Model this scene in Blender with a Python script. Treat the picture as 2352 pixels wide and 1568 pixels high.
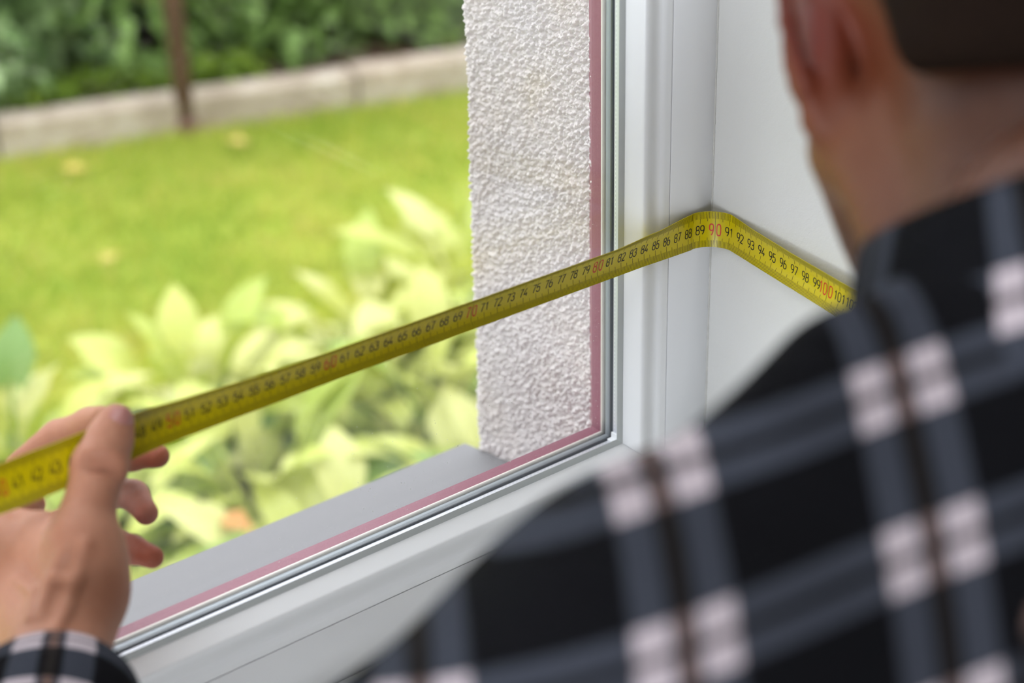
import bpy, bmesh, math, random
import numpy as np
from mathutils import Vector, Matrix, noise

random.seed(7)
RNG = np.random.default_rng(7)
SC = bpy.context.scene
COL = SC.collection
for o in list(bpy.data.objects):
    bpy.data.objects.remove(o)

# ------------------------------------------------------------------ camera
# X runs along the window to the right, Y goes outdoors, Z up; the origin is the corner of window frame
# and right reveal at the height of the tape.
FPX = 4037.93
CAM = Vector((-0.75894, -0.75455, 0.45247))
CX = Vector((0.78041809, -0.62487677, -0.02183181))      # camera right
CY = Vector((-0.29640617, -0.33899105, -0.8928765))      # camera down
CZ = Vector((0.55053699, 0.70328806, -0.44977208))       # camera forward
cam_data = bpy.data.cameras.new('camera')
cam = bpy.data.objects.new('camera', cam_data)
COL.objects.link(cam)
cam.matrix_world = Matrix(((CX.x, -CY.x, -CZ.x, CAM.x), (CX.y, -CY.y, -CZ.y, CAM.y),
                           (CX.z, -CY.z, -CZ.z, CAM.z), (0, 0, 0, 1)))
cam_data.sensor_width = 36.0
cam_data.sensor_fit = 'HORIZONTAL'
cam_data.lens = 61.805
cam_data.clip_start = 0.02
cam_data.clip_end = 200
cam_data.dof.use_dof = True
cam_data.dof.focus_distance = 1.125
cam_data.dof.aperture_fstop = 4.0
SC.camera = cam


def at(x, y, d=None, X=None, Y=None, Z=None):
    """survey helper: the place in the room or garden that the photograph shows at pixel x, y"""
    r = CX * ((x - 1176) / FPX) + CY * ((y - 784) / FPX) + CZ
    if d is None:
        if X is not None:
            d = (X - CAM.x) / r.x
        elif Y is not None:
            d = (Y - CAM.y) / r.y
        else:
            d = (Z - CAM.z) / r.z
    return CAM + r * d


# ------------------------------------------------------------------ sky, light, exposure
world = bpy.data.worlds.new('overcast_sky')
SC.world = world
world.use_nodes = True
wn = world.node_tree.nodes
wl = world.node_tree.links
wn.clear()
w_out = wn.new('ShaderNodeOutputWorld')
w_bg = wn.new('ShaderNodeBackground')
w_tc = wn.new('ShaderNodeTexCoord')
w_sep = wn.new('ShaderNodeSeparateXYZ')
w_ramp = wn.new('ShaderNodeValToRGB')
wl.new(w_tc.outputs['Generated'], w_sep.inputs[0])
wl.new(w_sep.outputs['Z'], w_ramp.inputs[0])
w_ramp.color_ramp.elements[0].position = 0.0
w_ramp.color_ramp.elements[0].color = (0.54, 0.58, 0.63, 1)
w_ramp.color_ramp.elements[1].position = 1.0
w_ramp.color_ramp.elements[1].color = (1.52, 1.55, 1.60, 1)
wl.new(w_ramp.outputs[0], w_bg.inputs[0])
w_bg.inputs[1].default_value = 2.65
wl.new(w_bg.outputs[0], w_out.inputs[0])

# low daylight fill: area light added in an unseen opening of the left wall
la = bpy.data.lights.new('low_daylight_fill', 'AREA')
la.shape = 'RECTANGLE'
la.size = 1.7
la.size_y = 1.25
la.energy = 82
la.color = (0.91, 0.965, 1.03)
lo = bpy.data.objects.new('low_daylight_fill', la)
COL.objects.link(lo)
lo.location = (-2.95, -1.75, -0.42)
lo.rotation_euler = (math.radians(90), 0, math.radians(-90))     # faces +X
lc = bpy.data.lights.new('ceiling_fill_light', 'AREA')  # fill light added under the ceiling, no lamp is known there
lc.shape = 'RECTANGLE'
lc.size = 1.2
lc.size_y = 0.5
lc.energy = 7
lc.color = (0.95, 0.985, 1.03)
lco = bpy.data.objects.new('ceiling_fill_light', lc)
COL.objects.link(lco)
lco.location = (-1.00, -0.45, 1.42)
SC.view_settings.view_transform = 'Standard'
SC.view_settings.look = 'None'
SC.view_settings.exposure = 0.18
SC.view_settings.gamma = 1.0
SC.view_settings.use_curve_mapping = False
SC.cycles.transparent_max_bounces = 24
SC.cycles.max_bounces = 10
SC.cycles.diffuse_bounces = 6


# ------------------------------------------------------------------ helpers
def srgb(r, g, b):
    f = lambda c: ((c / 255 + 0.055) / 1.055) ** 2.4 if c > 10 else c / 255 / 12.92
    return (f(r), f(g), f(b), 1.0)


def outdoor(r, g, b):
    """outdoor colours, toned to the brightness of the sky"""
    return srgb(r * 0.905, g * 0.905, b * 0.905)


class NT:
    def __init__(self, name):
        self.m = bpy.data.materials.new(name)
        self.m.use_nodes = True
        self.n = self.m.node_tree.nodes
        self.l = self.m.node_tree.links
        self.b = self.n['Principled BSDF']
        self.out = self.n['Material Output']

    def new(self, t, **kw):
        x = self.n.new(t)
        for k, v in kw.items():
            setattr(x, k, v)
        return x

    def link(self, a, b):
        self.l.new(a, b)

    def math(self, op, a, b=None, c=None):
        x = self.n.new('ShaderNodeMath')
        x.operation = op
        for i, v in enumerate((a, b, c)):
            if v is None:
                continue
            if isinstance(v, (int, float)):
                x.inputs[i].default_value = v
            else:
                self.l.new(v, x.inputs[i])
        return x.outputs[0]

    def mix(self, f, a, b, blend='MIX'):
        x = self.n.new('ShaderNodeMix')
        x.data_type = 'RGBA'
        x.blend_type = blend
        for s, v in ((x.inputs[0], f), (x.inputs[6], a), (x.inputs[7], b)):
            if isinstance(v, (int, float)):
                s.default_value = v
            elif isinstance(v, tuple):
                s.default_value = v
            else:
                self.l.new(v, s)
        return x.outputs[2]

    def noise(self, scale, detail=3, rough=0.5, vec=None, coord='Object'):
        x = self.n.new('ShaderNodeTexNoise')
        x.inputs['Scale'].default_value = scale
        x.inputs['Detail'].default_value = detail
        x.inputs['Roughness'].default_value = rough
        if vec is None:
            tc = self.n.new('ShaderNodeTexCoord')
            vec = tc.outputs[coord]
        self.l.new(vec, x.inputs['Vector'])
        return x.outputs['Fac']

    def ramp(self, fac, *stops):
        x = self.n.new('ShaderNodeValToRGB')
        e = x.color_ramp.elements
        while len(e) < len(stops):
            e.new(0.5)
        for el, (p, c) in zip(e, stops):
            el.position = p
            el.color = c
        self.l.new(fac, x.inputs[0])
        return x.outputs[0]

    def bump(self, h, strength=0.3, dist=0.001):
        x = self.n.new('ShaderNodeBump')
        x.inputs['Strength'].default_value = strength
        x.inputs['Distance'].default_value = dist
        self.l.new(h, x.inputs['Height'])
        self.l.new(x.outputs[0], self.b.inputs['Normal'])

    def set(self, **kw):
        for k, v in kw.items():
            s = self.b.inputs[k.replace('_', ' ')]
            if hasattr(v, 'is_linked') or hasattr(v, 'links'):
                self.l.new(v, s)
            else:
                s.default_value = v
        return self


def plain(name, col, rough=0.5, metal=0.0, bump=None, vary=0.0, **kw):
    t = NT(name)
    t.set(Roughness=rough, Metallic=metal)
    if vary:
        f = t.noise(40, 4)
        dark = tuple(c * (1 - vary) for c in col[:3]) + (1,)
        t.set(Base_Color=t.mix(f, dark, col))
    else:
        t.set(Base_Color=col)
    if bump:
        t.bump(t.noise(bump[0], 4), bump[1], bump[2])
    for k, v in kw.items():
        t.b.inputs[k.replace('_', ' ')].default_value = v
    return t.m


def mesh_obj(name, verts, faces, mat, parent=None, smooth=False, recalc=False):
    me = bpy.data.meshes.new(name)
    me.from_pydata([tuple(v) for v in verts], [], faces)
    if recalc:
        bm = bmesh.new()
        bm.from_mesh(me)
        bmesh.ops.recalc_face_normals(bm, faces=bm.faces)
        bm.to_mesh(me)
        bm.free()
    me.update()
    if smooth:
        me.shade_smooth()
    for m in (mat if isinstance(mat, (list, tuple)) else [mat]):
        me.materials.append(m)
    o = bpy.data.objects.new(name, me)
    COL.objects.link(o)
    if parent:
        o.parent = parent
    return o


def bm_obj(name, bm, mat, parent=None, smooth=False):
    bmesh.ops.recalc_face_normals(bm, faces=bm.faces)
    me = bpy.data.meshes.new(name)
    bm.to_mesh(me)
    bm.free()
    if smooth:
        me.shade_smooth()
    me.materials.append(mat)
    o = bpy.data.objects.new(name, me)
    COL.objects.link(o)
    if parent:
        o.parent = parent
    return o


def tag(o, label=None, category=None, group=None, kind=None):
    for k, v in (('label', label), ('category', category), ('group', group), ('kind', kind)):
        if v:
            o[k] = v
    return o


def empty(name, loc=(0, 0, 0)):
    o = bpy.data.objects.new(name, None)
    o.empty_display_size = 0.05
    o.location = loc
    COL.objects.link(o)
    return o


def add_box(bm, x0, x1, y0, y1, z0, z1, bev=0.0):
    r = bmesh.ops.create_cube(bm, size=1)
    for v in r['verts']:
        v.co = Vector((x0 + (v.co.x + .5) * (x1 - x0), y0 + (v.co.y + .5) * (y1 - y0), z0 + (v.co.z + .5) * (z1 - z0)))
    if bev:
        es = list({e for v in r['verts'] for e in v.link_edges})
        bmesh.ops.bevel(bm, geom=es, offset=bev, segments=2, affect='EDGES', profile=0.6)


def add_tube(bm, pts, rad, n=10, cap=True):
    """tube through pts with radius per point"""
    pts = [Vector(p) for p in pts]
    rings = []
    up = None
    for i, p in enumerate(pts):
        t = (pts[min(i + 1, len(pts) - 1)] - pts[max(i - 1, 0)]).normalized()
        if up is None:
            up = t.orthogonal().normalized()
        up = (up - t * up.dot(t)).normalized()
        s = t.cross(up)
        r = rad[i] if isinstance(rad, (list, tuple)) else rad
        rings.append([bm.verts.new(p + (up * math.cos(a) + s * math.sin(a)) * r)
                      for a in (2 * math.pi * k / n for k in range(n))])
    for a, b in zip(rings, rings[1:]):
        for k in range(n):
            bm.faces.new((a[k], a[(k + 1) % n], b[(k + 1) % n], b[k]))
    if cap:
        bm.faces.new(rings[0][::-1])
        bm.faces.new(rings[-1])


def lerp(x, pts):
    return float(np.interp(x, [p[0] for p in pts], [p[1] for p in pts]))


# ------------------------------------------------------------------ materials
M_PVC = plain('white_pvc', srgb(232, 233, 235), 0.28, bump=(900, 0.04, 0.0004))
M_GASKET = plain('grey_rubber_seal', srgb(182, 186, 185), 0.6, vary=0.12)
M_SEAM = plain('dark_joint', srgb(80, 80, 78), 0.8)
t = NT('brushed_aluminium_spacer')
t.set(Base_Color=srgb(214, 216, 224), Metallic=0.45, Roughness=0.42)
M_ALU = t.m
M_ALU2 = plain('grey_spacer_back', srgb(164, 172, 178), 0.45, metal=0.25)
M_BUTYL = plain('dark_butyl_edge', srgb(52, 58, 66), 0.35)
M_CREAM = plain('cream_outer_seal', srgb(232, 228, 220), 0.55)
t = NT('wine_red_lacquer')
f = t.noise(2600, 2, 0.6)
t.set(Base_Color=t.ramp(f, (0.35, srgb(134, 74, 92)), (0.62, srgb(150, 90, 107)), (0.72, srgb(188, 140, 150))), Roughness=0.42)
M_WINE = t.m
M_HOLE = plain('spacer_perforation', srgb(238, 240, 242), 0.35)

t = NT('clear_glass')
lw = t.new('ShaderNodeLayerWeight')
lw.inputs[0].default_value = 0.5
fr_ = t.math('ADD', t.math('MULTIPLY', t.math('POWER', lw.outputs['Facing'], 5.0), 0.9), 0.022)
tr = t.new('ShaderNodeBsdfTransparent')
tr.inputs[0].default_value = (0.992, 0.992, 0.992, 1)
gl = t.new('ShaderNodeBsdfGlossy')
gl.inputs['Roughness'].default_value = 0.0
mx = t.new('ShaderNodeMixShader')
t.link(fr_, mx.inputs[0])
t.link(tr.outputs[0], mx.inputs[1])
t.link(gl.outputs[0], mx.inputs[2])
t.link(mx.outputs[0], t.out.inputs[0])
M_GLASS = t.m

t = NT('white_plaster')
f = t.noise(900, 4, 0.6)
f2 = t.noise(260, 3, 0.5)
t.set(Base_Color=srgb(214, 214, 212), Roughness=0.75)
t.bump(t.math('ADD', f, t.math('MULTIPLY', f2, 1.5)), 0.28, 0.0009)
M_PLASTER = t.m
M_CAULK = plain('acrylic_caulk', srgb(205, 204, 200), 0.7, vary=0.25)

t = NT('rough_stucco')
f = t.noise(14, 3, 0.5)
f2 = t.noise(700, 3, 0.6)
c = t.ramp(f, (0.4, outdoor(246, 240, 240)), (0.62, outdoor(247, 239, 235)), (0.75, outdoor(240, 230, 216)))
t.set(Base_Color=t.mix(t.math('MULTIPLY', f2, 0.25), c, outdoor(186, 178, 172)), Roughness=0.9)
t.bump(f2, 0.5, 0.0006)
M_STUCCO = t.m

t = NT('grey_coated_sheet_metal')
f = t.noise(1500, 2, 0.5)
t.set(Base_Color=t.mix(t.math('MULTIPLY', f, 0.5), outdoor(122, 121, 124), outdoor(138, 137, 140)), Roughness=0.55)
M_SILL = t.m
M_FLOOR = plain('oak_floor', srgb(112, 84, 60), 0.45, vary=0.3)
M_CEIL = plain('ceiling_paint', srgb(205, 204, 200), 0.9, bump=(300, 0.1, 0.0005))


# ------------------------------------------------------------------ window
WX0, WX1, WZ0, WZ1 = -0.905, 0.0, -0.2118, 1.05      # clear opening between the reveals
win = empty('window_1', (0, 0, WZ0))
tag(win, kind='structure')
win.location = (0, 0, 0)


def corner(side, d):
    x0, x1, z0, z1 = WX0 + d, WX1 - d, WZ0 + d, WZ1 - d
    a, b = {'right': ((x1, z0), (x1, z1)), 'left': ((x0, z1), (x0, z0)),
            'bottom': ((x0, z0), (x1, z0)), 'top': ((x1, z1), (x0, z1))}[side]
    return a, b


def ring(name, prof, mat, sides=('bottom', 'right', 'top', 'left'), parent=win, smooth=True, gap=0.0):
    """four mitred members with the cross-section prof = [(d, y)...] (closed)"""
    out = []
    for s in sides:
        vs, fs = [], []
        n = len(prof)
        for d, y in prof:
            a, b = corner(s, d)
            vs.append((a[0], y, a[1]))
        for d, y in prof:
            a, b = corner(s, d)
            vs.append((b[0], y, b[1]))
        if gap:
            k = 0 if s in ('bottom', 'top') else 2
            for i in range(n):
                v = list(vs[i]); w = list(vs[i + n])
                sg = 1 if v[k] < w[k] else -1
                v[k] += sg * gap; w[k] -= sg * gap
                vs[i], vs[i + n] = tuple(v), tuple(w)
        for i in range(n):
            j = (i + 1) % n
            fs.append((i, j, j + n, i + n))
        fs.append(tuple(range(n))[::-1])
        fs.append(tuple(range(n, 2 * n)))
        o = mesh_obj(name, vs, fs, mat, parent, recalc=True)
        if smooth:
            for p in o.data.polygons:
                p.use_smooth = len(p.vertices) == 4
            bm = bmesh.new(); bm.from_mesh(o.data)
            for e in bm.edges:
                if len(e.link_faces) == 2 and e.calc_face_angle(0) > math.radians(32):
                    e.smooth = False
            bm.to_mesh(o.data); bm.free()
        out.append(o)
    return out


def arc(cx, cy, r, a0, a1, n):
    return [(cx + r * math.cos(math.radians(a0 + (a1 - a0) * i / n)), cy + r * math.sin(math.radians(a0 + (a1 - a0) * i / n))) for i in range(n + 1)]


ring('window_frame', [(-0.02, 0.0), (0.0371, 0.0), (0.0374, 0.0004), (0.0374, 0.012), (0.030, 0.012), (0.030, 0.060), (-0.02, 0.060)], M_PVC)
bead = [(0.0380, 0.013), (0.0380, 0.0005), (0.0383, 0.0001), (0.0425, 0.0), (0.0440, 0.0004), (0.0455, 0.0014), (0.0468, 0.0018),
        (0.0490, 0.0017), (0.0520, 0.0009), (0.0550, -0.0004), (0.0580, -0.0011)]
bead += [(0.0595, -0.0011), (0.0606, -0.0007), (0.0613, 0.0001), (0.0618, 0.0012), (0.0640, 0.0066), (0.0662, 0.0120), (0.0662, 0.0138), (0.0380, 0.0138)]
ring('glazing_bead', bead, M_PVC, gap=0.00012)
ring('inner_seal', [(0.0600, 0.0118), (0.0661, 0.0118), (0.0674, 0.0121), (0.0700, 0.0133), (0.0700, 0.0136), (0.0600, 0.0136)], M_GASKET)
ring('rebate_base', [(0.030, 0.0139), (0.0615, 0.0139), (0.0615, 0.0359), (0.030, 0.0359)], M_BUTYL, smooth=False)
ring('spacer_bar', [(0.0616, 0.0168), (0.0640, 0.0168), (0.0640, 0.0242), (0.0616, 0.0242)], M_ALU, smooth=False)
ring('pane_edge_seal', [(0.0616, 0.0243), (0.0644, 0.0243), (0.0652, 0.0256), (0.0646, 0.0270), (0.0616, 0.0270)], M_BUTYL)
ring('outer_spacer_bar', [(0.0616, 0.0271), (0.0641, 0.0271), (0.0649, 0.0288), (0.0644, 0.0316), (0.0616, 0.0316)], M_ALU2)
ring('outer_seal', [(0.0616, 0.0336), (0.0650, 0.0336), (0.0656, 0.0341), (0.0656, 0.0350), (0.0616, 0.0350)], M_CREAM)
ring('outer_frame', [(0.010, 0.0351), (0.0656, 0.0351), (0.0668, 0.0425), (0.0654, 0.0438), (0.050, 0.060), (0.045, 0.070), (0.010, 0.070)], M_WINE)
for k, (y0, y1) in enumerate(((0.0138, 0.0166), (0.0245, 0.0268), (0.0317, 0.0335))):
    bm = bmesh.new()
    add_box(bm, WX0 + 0.0625 + 0.0030 * (k == 1), WX1 - 0.0625 - 0.0030 * (k == 1), y0, y1, WZ0 + 0.0625 + 0.0030 * (k == 1), WZ1 - 0.0625 - 0.0030 * (k == 1))
    bm_obj('pane', bm, M_GLASS, win)
# perforations of the spacer bar
vs, fs = [], []
def dot(p, ax, ay, az):
    i = len(vs)
    for sx, sy in ((-1, -1), (1, -1), (1, 1), (-1, 1)):
        vs.append(tuple(Vector(p) + Vector(ax) * sx + Vector(ay) * sy + Vector(az)))
    fs.append((i, i + 1, i + 2, i + 3))
x = WX0 + 0.07
while x < WX1 - 0.066:
    dot((x, 0.0226, WZ0 + 0.0640), (0.0007, 0, 0), (0, 0.00035, 0), (0, 0, 0.00008)); x += 0.0030
z = WZ0 + 0.07
while z < WZ1 - 0.066:
    dot((WX1 - 0.0640, 0.0226, z), (0, 0, 0.0007), (0, 0.00035, 0), (-0.00008, 0, 0)); z += 0.0030
tag(mesh_obj('spacer_perforations', vs, fs, M_HOLE, win), kind='stuff')
# shiny corner key of the spacer
bm = bmesh.new()
add_box(bm, WX1 - 0.0690, WX1 - 0.0638, 0.0172, 0.0246, WZ0 + 0.0638, WZ0 + 0.0655, 0.0007)
add_box(bm, WX1 - 0.0655, WX1 - 0.0638, 0.0172, 0.0246, WZ0 + 0.0638, WZ0 + 0.0695, 0.0007)
bm_obj('spacer_corner_key', bm, M_HOLE, win)
# dust on the outer pane
vs, fs = [], []
for k in range(420):
    x = -0.07 - abs(random.gauss(0, 0.22)); zz = WZ0 + 0.068 + abs(random.gauss(0, 0.08))
    if x < WX0 + 0.08: continue
    r = random.uniform(0.00012, 0.00034)
    i = len(vs)
    for a in range(5):
        vs.append((x + r * math.cos(a * 1.2566), 0.0316, zz + r * math.sin(a * 1.2566)))
    fs.append((i, i + 1, i + 2, i + 3, i + 4))
tag(mesh_obj('dust_specks', vs, fs, plain('pale_dust', srgb(225, 228, 215), 0.9), win), kind='stuff')

# outside sill of folded sheet metal
SLOPE = 0.145
zs = lambda y: -0.2449 + (0.222 - y) * SLOPE
prof = [(0.062, zs(0.062) + 0.012), (0.064, zs(0.064)), (0.2205, zs(0.2205)), (0.222, zs(0.222) - 0.001), (0.2222, zs(0.222) - 0.026),
        (0.2150, zs(0.222) - 0.031), (0.2150, zs(0.222) - 0.030), (0.2206, zs(0.222) - 0.0255), (0.2203, zs(0.2203) - 0.0022), (0.064, zs(0.064) - 0.0015), (0.0605, zs(0.062) + 0.012)]
vs = [(-0.86, y, z) for y, z in prof] + [(-0.0455, y, z) for y, z in prof]
n = len(prof)
fs = [(i, (i + 1) % n, (i + 1) % n + n, i + n) for i in range(n)] + [tuple(range(n))[::-1], tuple(range(n, 2 * n))]
sill_o = mesh_obj('outer_sill', vs, fs, M_SILL, win, recalc=True)
# inside sill board
bm = bmesh.new()
add_box(bm, WX0 - 0.02, WX1 + 0.02, -0.262, 0.0, -0.2405, -0.2155, 0.004)
bm_obj('inner_sill', bm, plain('laminate_sill', srgb(214, 214, 210), 0.4, vary=0.06), win)

# ------------------------------------------------------------------ walls, floor, ceiling
FLOOR, CEIL, GROUND = -1.10, 1.45, -1.20
IN_Y, OUT_Y = -0.22, 0.2045
RX0, RX1, RY0 = -3.0, 1.6, -3.8                       # room extent


def struct_boxes(name, boxes, mat):
    bm = bmesh.new()
    for b in boxes:
        add_box(bm, *b)
    return tag(bm_obj(name, bm, mat), kind='structure')


# inner leaf of the window wall, plastered, with the reveals round the opening
struct_boxes('wall_front', [(RX0, WX0, IN_Y, 0.060, FLOOR, CEIL), (0.0, RX1, IN_Y, 0.060, FLOOR, CEIL),
                            (WX0, 0.0, IN_Y, 0.060, FLOOR, -0.2410), (WX0, 0.0, IN_Y, 0.060, WZ1, CEIL)], M_PLASTER)
M_ROOM = plain('taupe_wall_paint', srgb(150, 144, 138), 0.85, bump=(300, 0.1, 0.0005))
struct_boxes('wall_right', [(RX1, RX1 + 0.1, RY0, IN_Y, FLOOR, CEIL)], M_ROOM)
struct_boxes('wall_back', [(RX0, RX1, RY0 - 0.1, RY0, FLOOR, CEIL)], M_ROOM)
struct_boxes('wall_left', [(RX0 - 0.1, RX0, RY0, -2.65, FLOOR, CEIL), (RX0 - 0.1, RX0, -0.85, 0.06, FLOOR, CEIL),
                           (RX0 - 0.1, RX0, -2.65, -0.85, 0.35, CEIL)], M_ROOM)
struct_boxes('floor', [(RX0 - 0.1, RX1 + 0.1, RY0 - 0.1, 0.06, FLOOR - 0.08, FLOOR)], M_FLOOR)
struct_boxes('ceiling', [(RX0 - 0.1, RX1 + 0.1, RY0 - 0.1, 0.06, CEIL, CEIL + 0.1)], M_CEIL)

# rough stucco outside: the reveal beside the window and the first strip of the facade, as displaced plaster
SX = -0.045
def grains(Y, Zc, cell, seed, sharp):
    """rounded plaster grains on a jittered grid: height 0..1"""
    rg = np.random.default_rng(seed)
    N = 1024
    jx, jy, jr = rg.random((N, N)), rg.random((N, N)), 0.55 + 0.6 * rg.random((N, N))
    gy, gz = Y / cell, Zc / cell
    iy, iz = np.floor(gy).astype(int), np.floor(gz).astype(int)
    best = np.zeros_like(gy)
    for a in (-1, 0, 1):
        for b in (-1, 0, 1):
            ky, kz = (iy + a) % N, (iz + b) % N
            d2 = (iy + a + jx[ky, kz] - gy) ** 2 + (iz + b + jy[ky, kz] - gz) ** 2
            best = np.maximum(best, jr[ky, kz] * np.sqrt(np.clip(1 - d2 / (sharp * jr[ky, kz]) ** 2, 0, 1)))
    return best


path = []                                             # path in plan from the window round the corner
y0s, rad = 0.062, 0.006
ny, nz = 290, 940
for i in range(ny):
    s = i / (ny - 1) * 0.175
    L1 = OUT_Y - rad - y0s
    if s <= L1:
        path.append((SX, y0s + s, -1, 0))
    elif s <= L1 + rad * math.pi / 2:
        a = (s - L1) / rad
        path.append((SX + rad - rad * math.cos(a), OUT_Y - rad + rad * math.sin(a), -math.cos(a), math.sin(a)))
    else:
        path.append((SX + rad + (s - L1 - rad * math.pi / 2), OUT_Y, 0, 1))
PA = np.array(path)
zlo, zhi = -0.262, 0.330
ZZ, SS = np.meshgrid(np.linspace(zlo, zhi, nz), np.arange(ny) * 0.175 / (ny - 1), indexing='ij')
wob = 0.00025 * np.sin(SS * 900 + 5 * np.sin(ZZ * 410)) + 0.00025 * np.sin(ZZ * 1030 + 5 * np.sin(SS * 370))
HH = 0.0026 * grains(SS + 1 + wob, ZZ + 1 - wob, 0.0031, 3, 0.62) + 0.0017 * grains(SS + 2, ZZ + 2 + wob, 0.0019, 5, 0.66) + 0.0005 * np.sin(SS * 60 + 2 * np.sin(ZZ * 31)) - 0.0022
PX = PA[None, :, 0] + PA[None, :, 2] * HH
PY = PA[None, :, 1] + PA[None, :, 3] * HH
ZF = -0.2449 + (0.222 - np.minimum(PY, 0.2225)) * SLOPE + 0.0006
PZ = np.where((PA[None, :, 2] < -0.2) & (ZZ < ZF), ZF, ZZ)
vs = np.stack([PX, PY, PZ], -1).reshape(-1, 3).tolist()
ia = (np.arange(nz - 1)[:, None] * ny + np.arange(ny - 1)[None, :]).ravel()
fs = np.stack([ia, ia + 1, ia + ny + 1, ia + ny], 1).tolist()
tag(mesh_obj('wall_outside', vs, fs, M_STUCCO, smooth=True, recalc=False), kind='structure')
struct_boxes('wall_facade', [(-0.040, RX1 + 1.5, 0.061, OUT_Y - 0.005, GROUND, 1.6),
                             (RX0, WX0 + 0.040, 0.061, OUT_Y - 0.005, GROUND, 1.6),
                             (WX0 + 0.040, -0.040, 0.061, OUT_Y - 0.005, GROUND, -0.275), (WX0 + 0.040, -0.040, 0.061, OUT_Y - 0.005, 1.02, 1.6)], M_STUCCO)
# line of caulk where reveal and frame meet
bm = bmesh.new()
pts, rr = [], []
z = -0.2155
while z < 1.04:
    pts.append((-0.0002 + 0.0004 * noise.noise((z * 180, 0, 0)), -0.0002, z))
    rr.append(0.0007 + 0.0005 * noise.noise((z * 260, 5, 0)))
    z += 0.002
add_tube(bm, pts, rr, 6)
tag(bm_obj('trim_1', bm, M_CAULK, smooth=True), kind='structure')

# ------------------------------------------------------------------ tape measure
def tape_frame(s):
    """s in centimetres: centre, run direction, across direction (up), face normal (towards the room), bend angle of section"""
    off = 0.0020
    lean = math.radians(lerp(s, [(0, 0), (38, -22), (44, -14), (47, -6), (50, 4), (55, 12), (60, 16), (72, 17), (81, 17), (85, 11), (88.2, 0), (91, 0), (93, 3), (97, 2), (102, 0)]))
    half = math.radians(lerp(s, [(0, 36), (38, 30), (46, 14), (50, 30), (56, 38), (81, 38), (85, 26), (88.0, 6), (91, 5), (93.5, 22), (97, 30), (110, 30)]))
    y_in = lerp(s, [(0, 0.0), (36, 0.0085), (44, 0.0085), (50, 0.004), (60, 0.0012), (110, 0.0)])
    dip = lerp(s, [(0, -0.001), (40, -0.0005), (46, 0.001), (50, 0.0006), (58, 0.0), (84, -0.0008), (88, -0.0022), (110, -0.0025)])
    sa, R = 88.35, 0.0180
    if s <= sa:
        P = Vector((-0.0198 - (sa - s) * 0.00993, -off - y_in - 0.0115 * max(0, math.sin(lean)), 0.0032 + dip))
        T = Vector((1, 0, 0))
    else:
        a = (s - sa) * 0.01 / R
        if a <= math.pi / 2:
            P = Vector((-0.0198 + R * math.sin(a), -off - R + R * math.cos(a), 0.0032 + dip))
            T = Vector((math.cos(a), -math.sin(a), 0))
        else:
            q = (s - sa) * 0.01 - R * math.pi / 2
            P = Vector((-0.0018 - 0.055 * q, -off - R - q * 0.99, 0.0032 + dip - 0.098 * q))
            T = Vector((-0.055, -0.99, -0.098)).normalized()
    N = Vector((T.y, -T.x, 0)).normalized()            # towards the room / away from the reveal
    U = Vector((0, 0, 1))
    U = (U - T * U.dot(T)).normalized()
    U2 = U * math.cos(lean) + N * math.sin(lean)
    N2 = N * math.cos(lean) - U * math.sin(lean)
    return P, T, U2, N2, half


TW = 0.0250


def tape_pt(s, v, lift=0.0):
    """v = distance across the tape in metres, -TW/2 (bottom edge) .. TW/2 (top edge)"""
    P, T, U, N, half = tape_frame(s)
    half = max(half, 0.02)
    R = TW / (2 * half)
    a = v / R
    c = R * math.sin(a)
    dpt = R * (1 - math.cos(a)) - R * (1 - math.cos(half)) * 0.35
    nn = N * math.cos(a) - U * math.sin(a)
    return P + U * c + N * dpt + nn * lift


t = NT('yellow_lacquered_steel')
f = t.noise(60, 3, 0.5)
t.set(Base_Color=t.mix(f, srgb(190, 172, 0), srgb(204, 188, 0)), Roughness=0.32)
t.b.inputs['Specular IOR Level'].default_value = 0.35
t.b.inputs['Coat Weight'].default_value = 0.12
t.b.inputs['Coat Roughness'].default_value = 0.12
M_TAPE = t.m
M_INK = plain('black_print', srgb(24, 22, 12), 0.45)
M_RED = plain('red_print', srgb(196, 40, 26), 0.45)

tape = empty('tape_measure', (-0.90, -0.002, 0.0))
tag(tape, 'yellow steel tape measure with black numbers stretched across the window and bent into the corner', 'tape measure')
tape.location = (0, 0, 0)
vs, fs = [], []
S0, S1, NV = 0.3, 109.0, 12
ss = []
s = S0
while s < S1:
    ss.append(s)
    s += 0.15 if 86 < s < 94 else 0.5
ss.append(S1)
for s in ss:
    for k in range(NV + 1):
        vs.append(tape_pt(s, -TW / 2 + TW * k / NV, 0.0))
    for k in range(NV + 1):
        vs.append(tape_pt(s, -TW / 2 + TW * k / NV, -0.0003))
m = 2 * (NV + 1)
for i in range(len(ss) - 1):
    b0, b1 = i * m, (i + 1) * m
    for k in range(NV):
        fs.append((b0 + k, b0 + k + 1, b1 + k + 1, b1 + k))
        q = NV + 1
        fs.append((b0 + q + k, b1 + q + k, b1 + q + k + 1, b0 + q + k + 1))
    for k in (0, NV):
        fs.append((b0 + k, b1 + k, b1 + k + NV + 1, b0 + k + NV + 1))
blade = mesh_obj('blade', vs, fs, M_TAPE, tape, smooth=True, recalc=True)
for e in blade.data.edges:
    pass
bm = bmesh.new(); bm.from_mesh(blade.data)
for e in bm.edges:
    if len(e.link_faces) == 2 and e.calc_face_angle(0) > 0.8: e.smooth = False
bm.to_mesh(blade.data); bm.free()

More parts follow.
